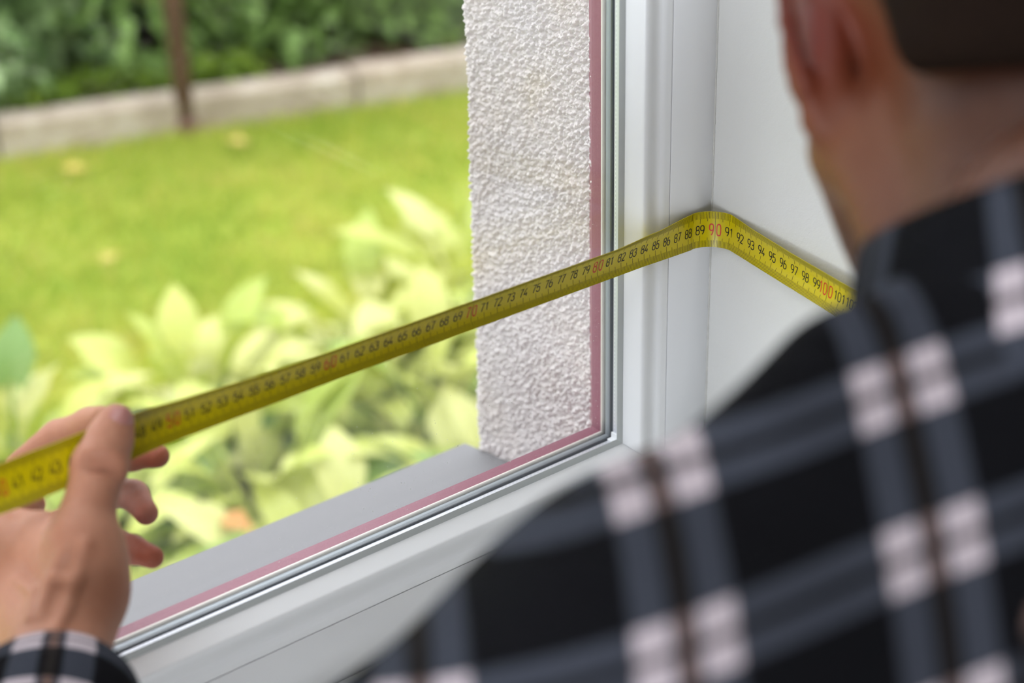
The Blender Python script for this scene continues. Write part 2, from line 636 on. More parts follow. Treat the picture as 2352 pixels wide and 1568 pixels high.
# graduation marks
vs, fs = [], []
def tick(s, v0, v1, w):
    n = 4
    for k in range(n + 1):
        v = v0 + (v1 - v0) * k / n
        vs.append(tape_pt(s - w / 2, v, 0.00010)); vs.append(tape_pt(s + w / 2, v, 0.00010))
    b = len(vs) - 2 * (n + 1)
    for k in range(n):
        fs.append((b + 2 * k, b + 2 * k + 1, b + 2 * k + 3, b + 2 * k + 2))
hw = TW / 2
for mm in range(6, 1060):
    s = mm / 10
    if mm % 100 == 0:
        tick(s, -hw, hw, 0.026)
    elif mm % 10 == 0:
        tick(s, -hw, -hw + 0.0082, 0.028); tick(s, hw - 0.0084, hw, 0.028)
    elif mm % 5 == 0:
        tick(s, -hw, -hw + 0.0066, 0.028); tick(s, hw - 0.0070, hw, 0.028)
    else:
        tick(s, -hw, -hw + 0.0047, 0.027); tick(s, hw - 0.0051, hw, 0.027)
tag(mesh_obj('graduation_marks', vs, fs, M_INK, tape), kind='stuff')


# numerals: rounded condensed strokes
def stadium(cx, cy, rx, ry, a0, a1, n=14, p=2.6):
    out = []
    for i in range(n + 1):
        a = math.radians(a0 + (a1 - a0) * i / n)
        c, s_ = math.cos(a), math.sin(a)
        out.append((cx + rx * math.copysign(abs(c) ** (2 / p), c), cy + ry * math.copysign(abs(s_) ** (2 / p), s_)))
    return out


GLYPH = {
    '0': [stadium(.21, .5, .21, .5, 0, 360, 28, 3.2)],
    '1': [[(.10, .80), (.26, 1.0), (.26, 0.0)]],
    '2': [stadium(.21, .74, .21, .26, 170, -20, 12) + [(.36, .52), (0, 0), (.42, 0)]],
    '3': [stadium(.20, .755, .20, .245, 165, -85, 14) + stadium(.20, .26, .22, .26, 85, -165, 14)],
    '4': [[(.30, 1.0), (0, .24), (.44, .24)], [(.33, .44), (.33, 0)]],
    '5': [[(.39, 1.0), (.06, 1.0), (.035, .50)] + stadium(.20, .30, .22, .30, 140, -165, 18)],
    '6': [stadium(.21, .29, .21, .29, 0, 360, 20), [(.0, .30), (.01, .55), (.08, .80), (.22, 1.0)]],
    '7': [[(0, 1.0), (.42, 1.0), (.14, 0)]],
    '8': [stadium(.21, .76, .185, .24, 0, 360, 20), stadium(.21, .265, .21, .265, 0, 360, 20)],
    '9': [stadium(.21, .71, .21, .29, 0, 360, 20), [(.42, .70), (.41, .45), (.34, .20), (.20, 0)]],
}


def stroke(vs, fs, pl, w, fn):
    pl = [Vector((p[0], p[1])) for p in pl]
    closed = (pl[0] - pl[-1]).length < 1e-4
    n = len(pl)
    b = len(vs)
    for i, p in enumerate(pl):
        if closed:
            q0, q1 = pl[(i - 1) % (n - 1)], pl[(i + 1) % (n - 1)]
        else:
            q0, q1 = pl[max(i - 1, 0)], pl[min(i + 1, n - 1)]
        d0, d1 = (p - q0), (q1 - p)
        d0 = d0.normalized() if d0.length > 1e-6 else d1.normalized()
        d1 = d1.normalized() if d1.length > 1e-6 else d0
        n0, n1 = Vector((-d0.y, d0.x)), Vector((-d1.y, d1.x))
        mm = (n0 + n1)
        mm = mm.normalized() if mm.length > 1e-3 else n0
        k = 1 / max(0.5, mm.dot(n0))
        for sg in (1, -1):
            q = p + mm * (w / 2 * k * sg)
            vs.append(fn(q.x, q.y))
    for i in range(n - 1):
        fs.append((b + 2 * i, b + 2 * i + 1, b + 2 * i + 3, b + 2 * i + 2))


def subdiv(pl, mx=0.12):
    out = [pl[0]]
    for a, b in zip(pl, pl[1:]):
        L = math.hypot(b[0] - a[0], b[1] - a[1])
        k = max(1, int(L / mx))
        for i in range(1, k + 1):
            out.append((a[0] + (b[0] - a[0]) * i / k, a[1] + (b[1] - a[1]) * i / k))
    return out


for cm in range(1, 106):
    txt = str(cm)
    red = cm % 10 == 0
    H = 0.0078 if red else 0.0060
    wdt = (0.26 if red else 0.245) / 0.42        # cm per glyph unit, across
    wdt = wdt * (1.0 if red else 0.98)
    if red:                                      # digits straddle the long line
        gapx = 0.14
        cut = len(txt) - 1
        cells = []
        xs = -0.11
        for ch in reversed(txt[:cut]):
            xs -= 0.42 * wdt
            cells.append((ch, xs)); xs -= 0.10
        cells.append((txt[-1], 0.11))
    else:
        tot = len(txt) * 0.42 * wdt + (len(txt) - 1) * 0.09
        cells = [(ch, -tot / 2 + i * (0.42 * wdt + 0.09)) for i, ch in enumerate(txt)]
    vv, ff = [], []
    for ch, x0 in cells:
        for pl in GLYPH[ch]:
            stroke(vv, ff, subdiv(pl), 0.115,
                   lambda gx, gy: tape_pt(cm + x0 + gx * wdt, -0.0004 - H / 2 + gy * H, 0.00012))
    o = mesh_obj('number', vv, ff, M_RED if red else M_INK, tape)
    if red:
        o['label'] = 'red number at a full ten centimetres'
# steel hook at the zero end and the case at the other
M_STEEL = plain('bright_steel', srgb(190, 192, 195), 0.3, metal=0.9)
bm = bmesh.new()
add_box(bm, -0.9040, -0.8960, -0.0030, -0.0022, -0.0095, 0.0125, 0.0003)
add_box(bm, -0.9045, -0.9035, -0.0120, -0.0022, -0.0095, 0.0125, 0.0003)
bm_obj('end_hook', bm, M_STEEL, tape)
P, T, U, N, _ = tape_frame(109.0)
bm = bmesh.new()
r = bmesh.ops.create_cube(bm, size=1)
for v in r['verts']:
    a = (v.co.x + .5); b = v.co.y; c = v.co.z
    v.co = P + T * (a * 0.068 - 0.004) + N * (b * 0.036 + 0.0195 - 0.016 + 0.012) + U * (c * 0.062 + 0.016)
bmesh.ops.bevel(bm, geom=list(bm.edges), offset=0.010, segments=4, affect='EDGES')
bm_obj('case', bm, plain('black_tape_case', srgb(38, 38, 40), 0.5), tape, smooth=True)

# ------------------------------------------------------------------ implicit surfaces for the person
import openvdb


class SDF:
    def __init__(self, lo, hi, h):
        self.lo = np.array(lo, float); self.h = h
        self.n = np.ceil((np.array(hi) - self.lo) / h).astype(int) + 1
        self.a = np.full(self.n, 0.5, np.float32)

    def _win(self, lo, hi):
        i0 = np.clip(np.floor((np.array(lo) - self.lo) / self.h).astype(int), 0, self.n)
        i1 = np.clip(np.ceil((np.array(hi) - self.lo) / self.h).astype(int) + 1, 0, self.n)
        sl = tuple(slice(a, b) for a, b in zip(i0, i1))
        g = [self.lo[k] + self.h * np.arange(i0[k], i1[k], dtype=np.float32) for k in range(3)]
        return sl, g[0][:, None, None], g[1][None, :, None], g[2][None, None, :]

    def _blend(self, sl, d, k, op):
        a = self.a[sl]
        if a.size == 0:
            return
        d = d.astype(np.float32)
        if op == 'sub':
            h = np.clip(.5 - .5 * (a + d) / max(k, 1e-6), 0, 1)
            self.a[sl] = a * (1 - h) - d * h + k * h * (1 - h)
        elif op == 'int':
            h = np.clip(.5 - .5 * (d - a) / max(k, 1e-6), 0, 1)
            self.a[sl] = d * (1 - h) + a * h + k * h * (1 - h)
        else:
            h = np.clip(.5 + .5 * (d - a) / max(k, 1e-6), 0, 1)
            self.a[sl] = d * (1 - h) + a * h - k * h * (1 - h)

    def cap(self, p, q, r0, r1, k=0.008, op='add', sx=None):
        p, q = np.array(p, float), np.array(q, float)
        m = max(r0, r1) + k + 4 * self.h
        sl, X, Y, Z = self._win(np.minimum(p, q) - m, np.maximum(p, q) + m)
        d = q - p
        t_ = np.clip(((X - p[0]) * d[0] + (Y - p[1]) * d[1] + (Z - p[2]) * d[2]) / max(d @ d, 1e-12), 0, 1)
        D = np.sqrt((X - p[0] - t_ * d[0]) ** 2 + (Y - p[1] - t_ * d[1]) ** 2 + (Z - p[2] - t_ * d[2]) ** 2) - (r0 + (r1 - r0) * t_)
        self._blend(sl, D, k, op)

    def chain(self, pts, rad, k=0.008, op='add'):
        for i in range(len(pts) - 1):
            self.cap(pts[i], pts[i + 1], rad[i], rad[i + 1], k, op)

    def ell(self, c, r, rot=None, k=0.008, op='add'):
        c = np.array(c, float); r = np.array(r, float)
        m = r.max() + k + 4 * self.h
        sl, X, Y, Z = self._win(c - m, c + m)
        X, Y, Z = X - c[0], Y - c[1], Z - c[2]
        R = np.eye(3) if rot is None else np.array(rot)           # columns: the ellipsoid's axes
        L = [(X * R[0, j] + Y * R[1, j] + Z * R[2, j]) / r[j] for j in range(3)]
        k0 = np.sqrt(L[0] ** 2 + L[1] ** 2 + L[2] ** 2)
        k1 = np.sqrt((L[0] / r[0]) ** 2 + (L[1] / r[1]) ** 2 + (L[2] / r[2]) ** 2)
        D = np.where(k1 > 1e-9, k0 * (k0 - 1) / np.maximum(k1, 1e-9), -r.min())
        self._blend(sl, D, k, op)

    def plane(self, p, nrm, k=0.002):
        """keeps the side that nrm points away from"""
        sl, X, Y, Z = self._win(self.lo, self.lo + self.h * self.n)
        D = (X - p[0]) * nrm[0] + (Y - p[1]) * nrm[1] + (Z - p[2]) * nrm[2] + 0 * self.a[sl]
        self._blend(sl, D, k, 'int')

    def mesh(self):
        g = openvdb.FloatGrid(0.5)
        g.copyFromArray(np.ascontiguousarray(self.a))
        pts, quads = g.convertToQuads(0.0)
        return np.asarray(pts) * self.h + self.lo, np.asarray(quads)


def sdf_obj(name, grids, mat, parent, colour=None, uv=None):
    vs, fs, b = [], [], 0
    for g in grids:
        p, q = g.mesh()
        vs.append(p); fs.append(q + b); b += len(p)
    vs = np.concatenate(vs); fs = np.concatenate(fs)
    me = bpy.data.meshes.new(name)
    me.from_pydata(vs.tolist(), [], fs.tolist())
    bm = bmesh.new(); bm.from_mesh(me)
    bmesh.ops.smooth_vert(bm, verts=bm.verts, factor=0.5, use_axis_x=True, use_axis_y=True, use_axis_z=True)
    bmesh.ops.recalc_face_normals(bm, faces=bm.faces)
    bm.to_mesh(me); bm.free()
    me.shade_smooth()
    me.materials.append(mat)
    co = np.empty(len(me.vertices) * 3, np.float32); me.vertices.foreach_get('co', co); co = co.reshape(-1, 3)
    if colour is not None:
        a = me.attributes.new('tint', 'FLOAT_COLOR', 'POINT')
        a.data.foreach_set('color', colour(co).astype(np.float32).ravel())
    if uv is not None:
        a = me.attributes.new('weave', 'FLOAT_VECTOR', 'POINT')
        a.data.foreach_set('vector', uv(co).astype(np.float32).ravel())
    o = bpy.data.objects.new(name, me)
    COL.objects.link(o)
    if parent: o.parent = parent
    return o


V = lambda *a: Vector(a)
person = empty('person', (-0.30, -0.72, FLOOR))
tag(person, 'person seen from behind in a dark plaid shirt, leaning towards the window', 'person')
person.location = (0, 0, 0)

# --- skin
t = NT('skin')
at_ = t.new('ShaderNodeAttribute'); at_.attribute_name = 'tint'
f1 = t.noise(55, 4, 0.55); f2 = t.noise(420, 3, 0.6); f3 = t.noise(1400, 2, 0.5)
c = t.mix(f1, srgb(168, 112, 86), srgb(196, 144, 116))
c = t.mix(t.math('MULTIPLY', f2, 0.35), c, srgb(150, 88, 68))
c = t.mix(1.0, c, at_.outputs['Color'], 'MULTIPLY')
t.set(Base_Color=c, Roughness=0.48)
t.b.inputs['Specular IOR Level'].default_value = 0.32
t.b.inputs['Subsurface Weight'].default_value = 0.15
t.b.inputs['Subsurface Radius'].default_value = (0.010, 0.0035, 0.0018)
t.b.inputs['Subsurface Scale'].default_value = 0.6
t.bump(t.math('ADD', f2, t.math('MULTIPLY', f3, 0.6)), 0.35, 0.0012)
M_SKIN = t.m
M_NAIL = plain('finger_nail', srgb(176, 122, 114), 0.25)

# --- left hand, in front of and behind the tape
hx = lambda x, y, d: np.array(at(x, y, d=d))
hand = SDF((-0.60, -0.20, -0.16), (-0.38, 0.065, 0.07), 0.00125)
D0 = 0.925
wr = hx(135, 1470, 0.870)
# palm
K = 0.012
mc = {'i': hx(-8, 1205, 0.945), 'm': hx(20, 1215, 0.965), 'r': hx(60, 1270, 0.975), 'l': hx(100, 1330, 0.972)}
for key, r0, r1 in (('i', .017, .0115), ('m', .017, .0112), ('r', .016, .0108), ('l', .0145, .0100)):
    base = wr + (mc[key] - wr) * 0.18 + np.array((0, 0.004, 0))
    hand.cap(base, mc[key], r0, r1, K)
hand.ell(hx(95, 1345, 0.915), (0.026, 0.030, 0.022), None, 0.014)
hand.ell(hx(48, 1285, 0.918), (0.024, 0.026, 0.024), None, 0.016)
hand.ell(hx(5, 1320, 0.922), (0.024, 0.028, 0.030), None, 0.016)
# wrist and forearm
el = np.array((-0.640, -0.300, -0.085))
hand.cap(wr, wr + (el - wr) * 0.42, 0.0245, 0.030, 0.012)
hand.cap(hx(105, 1475, 0.885), hx(95, 1400, 0.895), 0.021, 0.020, 0.012)
# thumb
th = [hx(165, 1440, 0.868), hx(186, 1240, 0.876), hx(229, 1068, 0.889), hx(252, 1008, 0.8945), hx(266, 968, 0.897)]
hand.chain(th[:2], [0.0180, 0.0152], 0.012)
hand.chain(th[1:], [0.0148, 0.0125, 0.0112, 0.0094], 0.005)
hand.ell(th[1] + np.array((0.0, -0.002, 0.0)), (0.0165, 0.0165, 0.0165), None, 0.008)
hand.ell(th[2], (0.0136, 0.0136, 0.0130), None, 0.005)
hand.ell(hx(225, 1330, 0.880), (0.015, 0.018, 0.024), None, 0.016)
# tendons and veins on the back of the thumb and wrist
for pl, rr_ in (([(196, 1250), (178, 1320), (150, 1400), (128, 1450)], .0030), ([(150, 1265), (112, 1340), (92, 1420)], .0026),
                ([(60, 1250), (95, 1300), (130, 1325), (165, 1335)], .0020), ([(40, 1330), (80, 1360), (70, 1420)], .0020), ([(95, 1215), (60, 1190), (20, 1185)], .0028)):
    for (xa, ya), (xb, yb) in zip(pl, pl[1:]):
        dd = [0.0, 0.0]
        for q_, (xx_, yy_) in enumerate(((xa, ya), (xb, yb))):
            for dep in np.arange(0.82, 0.96, 0.0012):          # first skin met along the sight line
                ii = np.round((hx(xx_, yy_, dep) - hand.lo) / hand.h).astype(int)
                if (ii >= 0).all() and (ii < hand.n).all() and hand.a[tuple(ii)] < 0:
                    dd[q_] = dep; break
        if dd[0] and dd[1]:
            hand.cap(hx(xa, ya, dd[0] + .0008), hx(xb, yb, dd[1] + .0008), rr_, rr_, 0.004)
# web between thumb and index
hand.cap(hx(100, 1230, 0.900), hx(160, 1290, 0.885), 0.013, 0.015, 0.010)
# index finger runs behind the tape, its tip meets the thumb
hand.chain([mc['i'], hx(40, 1068, 0.962), hx(135, 1003, 0.962), hx(205, 972, 0.950), hx(232, 962, 0.944)], [.0118, .0100, .0090, .0082, .0074], 0.004)
# middle, ring and little finger
hand.chain([mc['m'], hx(95, 1105, 0.990), hx(215, 1052, 0.985), hx(300, 1046, 0.975), hx(362, 1047, 0.968)], [.0116, .0100, .0088, .0082, .0066], 0.004)
hand.chain([mc['r'], hx(160, 1150, 1.000), hx(262, 1128, 0.992), hx(306, 1137, 0.985), hx(336, 1178, 0.975)], [.0112, .0098, .0086, .0082, .0068], 0.004)
hand.chain([mc['l'], hx(180, 1255, 0.994), hx(262, 1247, 0.985), hx(305, 1262, 0.978), hx(350, 1279, 0.970)], [.0104, .0090, .0082, .0077, .0064], 0.004)
# creases over the thumb joint, nail bed
for (xa, ya, xb, yb, rr_) in ((185, 1052, 283, 1072, .0011), (190, 1072, 282, 1090, .0009), (190, 1040, 285, 1057, .0008), (205, 1004, 292, 1018, .0007)):
    hand.cap(hx(xa, ya, 0.874), hx(xb, yb, 0.880), rr_ + .0012, rr_ + .0012, 0.003, 'sub')

# --- head, neck, torso, arms
head = SDF((-0.47, -0.56, 0.06), (-0.08, -0.08, 0.52), 0.0030)
HC = np.array((-0.184, -0.345, 0.244))
pitch = math.radians(-36)
yaw = math.radians(-37)
Rp = np.array(Matrix.Rotation(yaw, 3, 'Z') @ Matrix.Rotation(pitch, 3, 'X'))
hl = lambda x, y, z: HC + Rp @ np.array((x, y, z))
NB = np.array((-0.255, -0.452, 0.165))
head.cap(NB + np.array((0, -.01, -.06)), hl(0, -0.030, -0.055), 0.064, 0.058, 0.02)
head.cap(NB + np.array((0, 0, 0.01)), hl(0, 0.010, -0.065), 0.060, 0.052, 0.02)
head.ell(hl(0, -0.012, 0.035), (0.076, 0.098, 0.088), Rp, 0.02)
head.ell(hl(0, 0.045, -0.035), (0.058, 0.060, 0.080), Rp, 0.03)           # face block
head.ell(hl(0, 0.072, -0.088), (0.030, 0.024, 0.022), Rp, 0.03)           # chin
for sx in (-1, 1):
    head.cap(hl(sx * .060, 0.005, -0.045), hl(sx * .030, 0.070, -0.090), 0.022, 0.015, 0.02)   # jaw
    head.ell(hl(sx * .045, 0.075, -0.025), (0.020, 0.018, 0.018), Rp, 0.015)                   # cheek
    head.ell(hl(sx * .031, 0.098, 0.008), (0.0125, 0.010, 0.010), Rp, 0.004, 'sub')            # eye socket
    head.ell(hl(sx * .031, 0.091, 0.007), (0.0118, 0.0110, 0.0095), Rp, 0.001)                 # eye
    head.cap(hl(sx * .016, 0.104, 0.022), hl(sx * .046, 0.093, 0.022), 0.005, 0.004, 0.006)    # brow
    head.ell(hl(sx * .011, 0.110, -0.033), (0.007, 0.008, 0.006), Rp, 0.004)                   # nostril
    # ear: tilted shell with rim, bowl and lobe
    ea = lambda a, b, c_: hl(sx * (0.076 + a), -0.012 + b, -0.012 + c_)
    Re = np.array(Rp @ np.array(Matrix.Rotation(math.radians(28 * -sx), 3, 'Z')))
    head.ell(ea(0.006, 0.0, 0.006), (0.0050, 0.017, 0.029), Re, 0.004)
    head.chain([ea(.006, .012, .014), ea(.011, .008, .030), ea(.016, -.006, .035), ea(.0185, -.017, .025), ea(.0175, -.019, .008), ea(.012, -.012, -.014), ea(.006, -.003, -.026), ea(.002, .004, -.030)],
               [.0032, .0032, .0034, .0036, .0036, .0040, .0055, .0045], 0.003)
    head.ell(ea(0.013, 0.0, 0.002), (0.006, 0.009, 0.013), Re, 0.003, 'sub')
for sx in (-1, 1):
    head.ell(hl(sx * 0.076, -0.014, -0.012), (0.011, 0.013, 0.026), Rp, 0.004)     # root of the ear
head.cap(hl(0, 0.100, 0.015), hl(0, 0.124, -0.026), 0.006, 0.0095, 0.008)     # nose
head.cap(hl(-.018, 0.098, -0.058), hl(.018, 0.098, -0.058), 0.0055, 0.0055, 0.004)
head.cap(hl(-.016, 0.096, -0.068), hl(.016, 0.096, -0.068), 0.0060, 0.0060, 0.004)
head.cap(hl(-.020, 0.105, -0.063), hl(.020, 0.105, -0.063), 0.0016, 0.0016, 0.002, 'sub')
# sternomastoid cords
head.cap(hl(-.062, -0.012, -0.048), NB + np.array((-.030, .055, .0)), 0.016, 0.014, 0.015)
head.cap(hl(.062, -0.012, -0.048), NB + np.array((.030, .055, .0)), 0.016, 0.014, 0.015)

SL, SR = np.array((-0.440, -0.425, 0.086)), np.array((-0.070, -0.420, 0.095))
EL = np.array((-0.655, -0.305, -0.085))
WL = wr + (el - wr) * 0.20
ER = np.array((0.060, -0.420, -0.130))
WR = np.array((0.000, -0.330, 0.010))
PEL = np.array((-0.260, -0.740, -0.220))
CH = np.array((-0.255, -0.505, 0.035))
WAI = np.array((-0.260, -0.640, -0.100))
Rt = np.array(Matrix.Rotation(math.radians(-30), 3, 'X'))


def torso(g, e):
    """trunk and upper arms, grown by e"""
    g.ell(CH, (0.175 + e, 0.112 + e, 0.175 + e), Rt, 0.04)
    g.ell(WAI, (0.158 + e, 0.108 + e, 0.16 + e), Rt, 0.05)
    g.ell(PEL, (0.170 + e, 0.118 + e, 0.13 + e), Rt, 0.05)
    g.cap(SL + np.array((.03, -.01, .0)), SR + np.array((-.03, -.01, .0)), 0.062 + e, 0.062 + e, 0.05)
    for S in (SL, SR):
        g.ell(S + np.array((0, 0, .004)), (0.060 + e, 0.058 + e, 0.058 + e), None, 0.04)
        g.cap(S + np.array(((NB - S)[0] * .25, -.015, .025)), NB + np.array((0, -.005, .018)), 0.040 + e, 0.050 + e, 0.04)


body = SDF((-0.78, -1.05, -1.10), (0.20, -0.06, 0.30), 0.006)
torso(body, -0.018)
body.cap(NB + np.array((0, -.03, -.08)), NB + np.array((0, 0.005, 0.03)), 0.062, 0.060, 0.04)
body.chain([SL, EL, WL], [0.040, 0.034, 0.026], 0.01)
body.chain([SR, ER, WR], [0.040, 0.034, 0.026], 0.01)
for sx in (-1, 1):
    hip = PEL + np.array((sx * .085, 0, -.05)); kn = np.array((PEL[0] + sx * .12, -0.66, -0.62)); an = np.array((PEL[0] + sx * .14, -0.74, -1.03))
    body.chain([hip, kn, an], [0.082, 0.054, 0.036], 0.03)
    body.cap(an + np.array((0, -.02, -.035)), an + np.array((sx * .02, .15, -.045)), 0.030, 0.022, 0.02)
# right hand closing on the tape case
rh = SDF((-0.09, -0.36, -0.09), (0.09, -0.16, 0.10), 0.0022)
PC = np.array(P + T * 0.030 + N * 0.012 + U * 0.016)
rh.cap(WR, WR + (PC - WR) * .3 + np.array((.03, 0, .0)), 0.024, 0.026, 0.012)
pal = PC + np.array((.030, -.030, -.004))
rh.ell(pal, (0.017, 0.040, 0.036), None, 0.014)
rh.cap(WR, pal, 0.024, 0.022, 0.014)
for k, (dz, L) in enumerate(((.030, .95), (.011, 1.0), (-.009, .96), (-.028, .80))):
    b0 = pal + np.array((.004, .030, dz))
    rh.chain([b0, b0 + np.array((-.012, .030 * L, 0)), b0 + np.array((-.040, .036 * L, -.002)), b0 + np.array((-.058, .020 * L, -.003))], [.0100, .0092, .0084, .0072], 0.004)
rh.chain([pal + np.array((-.004, -.020, .028)), pal + np.array((-.020, -.006, .047)), pal + np.array((-.042, .012, .046)), pal + np.array((-.056, .024, .040))], [.0130, .0115, .0105, .0088], 0.006)


def skin_tint(co):
    c_ = np.ones((len(co), 4), np.float32)
    for sx in (-1,):
        ear = hl(-0.090, -0.020, -0.006)
        d = np.linalg.norm(co - ear, axis=1)
        w = np.clip(1.3 - d / 0.036, 0, 1)[:, None]
        c_[:, :3] *= 1 - w * np.array((0.25, 0.74, 0.74))  # flushed ear, with glow through it and shade behind put into the colour
    c_[:, :3] *= 1 - np.clip((co[:, 2] - 0.13) / 0.03, 0, 1)[:, None] * np.array((0.62, 0.71, 0.79))      # shade on neck and head put into the skin colour
    # cropped stubble on the nape and jaw
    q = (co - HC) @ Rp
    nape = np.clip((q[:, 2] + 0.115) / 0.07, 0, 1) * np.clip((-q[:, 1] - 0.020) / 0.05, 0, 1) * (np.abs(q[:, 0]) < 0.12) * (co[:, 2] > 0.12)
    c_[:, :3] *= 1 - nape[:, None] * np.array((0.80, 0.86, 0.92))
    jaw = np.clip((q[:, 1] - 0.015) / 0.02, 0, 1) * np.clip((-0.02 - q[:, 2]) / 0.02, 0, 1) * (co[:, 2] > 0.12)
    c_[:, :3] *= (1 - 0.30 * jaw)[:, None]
    # redder knuckles and finger ends, the fingers' shade also put into the colour
    for p_, r_, s_ in ((th[2], .018, .16), (th[4], .016, .14), (hx(362, 1047, .968), .028, .50), (hx(336, 1178, .975), .028, .50), (hx(350, 1279, .970), .028, .50), (th[1], .02, .12)):
        w = np.clip(1 - np.linalg.norm(co - p_, axis=1) / r_, 0, 1)[:, None] * s_
        c_[:, :3] *= 1 - w * np.array((.25, 1.0, 1.0))
    return c_


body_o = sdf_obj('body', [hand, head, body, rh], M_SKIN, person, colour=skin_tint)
# thumb nail
def nail(p, along, out, L, Wd, bulge):
    along = Vector(along).normalized(); out = Vector(out); out = (out - along * out.dot(along)).normalized(); sd = along.cross(out)
    vs, fs = [], []
    nu, nw = 8, 8
    for i in range(nu + 1):
        u = i / nu
        for j in range(nw + 1):
            w = j / nw * 2 - 1
            ww = Wd * (1 - 0.12 * (2 * u - 1) ** 2) * w
            uu = L * (u - .5) * (1 - 0.25 * w * w * (1 if abs(u - .5) > .3 else 0.3))
            vs.append(Vector(p) + along * uu + sd * ww + out * (-bulge * w * w - 0.0006 * (2 * u - 1) ** 2))
    for i in range(nu):
        for j in range(nw):
            a = i * (nw + 1) + j
            fs.append((a, a + 1, a + nw + 2, a + nw + 1))
    return vs, fs


td = Vector(th[4] - th[2])
toc = -CZ
nv_, nf_ = nail(Vector(th[4]) + td.normalized() * 0.0006 + (toc * 0.88 + CX * 0.47).normalized() * 0.0106, td, toc * 0.88 + CX * 0.47, 0.0145, 0.0066, 0.0030)
mesh_obj('thumb_nail', nv_, nf_, M_NAIL, body_o, smooth=True, recalc=True)

# --- hair: short dark crop over the skull
hair = SDF((-0.45, -0.52, 0.12), (-0.10, -0.12, 0.52), 0.0035)
hair.ell(hl(0, -0.014, 0.038), (0.080, 0.103, 0.094), Rp, 0.01)
hair.ell(hl(0, -0.045, -0.022), (0.066, 0.058, 0.062), Rp, 0.02)
hair.plane(hl(0, 0.060, 0.040), Rp @ np.array((0, 0.86, -0.5)), 0.01)
hair.plane(hl(0, -0.062, -0.036), Rp @ np.array((0, 0.25, -0.97)), 0.012)
for sx in (-1, 1):
    hair.ell(hl(sx * .085, -0.022, -0.030), (0.034, 0.046, 0.056), Rp, 0.012, 'sub')
t = NT('cropped_hair')
f = t.noise(900, 3, 0.6)
t.set(Base_Color=t.ramp(f, (0.3, srgb(14, 9, 7)), (0.7, srgb(36, 24, 17))), Roughness=0.7)
t.b.inputs['Specular IOR Level'].default_value = 0.05
t.bump(f, 0.8, 0.002)
sdf_obj('hair', [hair], t.m, person)['label'] = 'short cropped dark brown hair'

# --- plaid shirt
t = NT('plaid_flannel')
wa = t.new('ShaderNodeAttribute'); wa.attribute_name = 'weave'
sp = t.new('ShaderNodeSeparateXYZ'); t.link(wa.outputs['Vector'], sp.inputs[0])


def stripes(coord, period, off, items):
    """items = (centre, halfwidth) in metres; gives one mask per item"""
    m_ = t.math('MULTIPLY', t.math('FRACT', t.math('DIVIDE', t.math('ADD', coord, off), period)), period)
    outs = []
    for c_, hw_ in items:
        d_ = t.math('ABSOLUTE', t.math('SUBTRACT', m_, c_))
        outs.append(t.math('SMOOTH_MIN', 1.0, t.math('MAXIMUM', 0.0, t.math('MULTIPLY', t.math('SUBTRACT', hw_, d_), 1200)), 0.1))
    return outs


UP, VP = 0.072, 0.052
a1, a2, a3 = stripes(sp.outputs[0], UP, 0.0, ((0.0270, 0.0055), (0.0450, 0.0055), (0.0360, 0.0022)))
b1, b2, b3 = stripes(sp.outputs[1], VP, 0.0, ((0.0200, 0.0048), (0.0320, 0.0048), (0.0260, 0.0010)))
aw = t.math('MAXIMUM', a1, a2); bw = t.math('MAXIMUM', b1, b2)
twill = t.new('ShaderNodeTexWave'); twill.inputs['Scale'].default_value = 260; twill.inputs['Distortion'].default_value = 0.3
t.link(wa.outputs['Vector'], twill.inputs['Vector'])
one = t.mix(t.math('MAXIMUM', aw, bw), srgb(15, 15, 18), srgb(58, 61, 70))
both = t.mix(t.math('MULTIPLY', aw, bw), one, srgb(184, 172, 178))
c = t.mix(t.math('MULTIPLY', a3, 0.75), both, t.mix(bw, srgb(40, 36, 34), srgb(120, 94, 84)))
c = t.mix(t.math('MULTIPLY', b3, 0.75), c, t.mix(aw, srgb(30, 28, 28), srgb(110, 88, 80)))
c = t.mix(t.math('MULTIPLY', twill.outputs['Fac'], 0.16), c, srgb(14, 14, 17))
t.set(Base_Color=c, Roughness=0.95)
t.b.inputs['Specular IOR Level'].default_value = 0.06
t.bump(t.noise(1800, 2), 0.4, 0.0006)
M_SHIRT = t.m

FW = (WL - EL) / np.linalg.norm(WL - EL)
BK = Rt @ np.array((0, 0, 1.0))                       # up along the back


def weave(co):
    """cloth coordinates: trunk by its own axes, forearm by its length and turn"""
    n_ = len(co)
    out = np.zeros((n_, 3))
    out[:, 0] = (co[:, 0] - 0.68 * (co[:, 1] + 0.45)) * 0.78 + WEAVE_U
    out[:, 1] = (co - CH) @ np.array((0, 0.58, 1.0)) * 1.02 + WEAVE_V
    t_ = (co - EL) @ FW
    r_ = co - EL - t_[:, None] * FW
    far = np.clip((t_ - 0.02) / 0.03, 0, 1) * (np.linalg.norm(r_, axis=1) < 0.072)
    e1 = np.cross(FW, np.array((0, 0, 1.0))); e1 /= np.linalg.norm(e1); e2 = np.cross(FW, e1)
    ang = np.arctan2(r_ @ e2, r_ @ e1)
    fc = np.stack([ang * 0.044, t_, 0 * t_], 1)
    sel = far > 0.5
    out[sel] = fc[sel]
    return out


WEAVE_U, WEAVE_V = 0.036, -0.0104
shirt = SDF((-0.80, -1.05, -0.36), (0.22, -0.10, 0.36), 0.0045)
torso(shirt, 0.010)
shirt.chain([SL, EL, EL + (WL - EL) * 0.86], [0.070, 0.071, 0.043], 0.030)
shirt.chain([SR, ER, ER + (WR - ER) * 0.86], [0.064, 0.054, 0.041], 0.025)
# cloth bunched between collar and shoulder
shirt.cap(hx(1940, 880, 0.575), hx(1790, 1030, 0.555), 0.020, 0.018, 0.03)
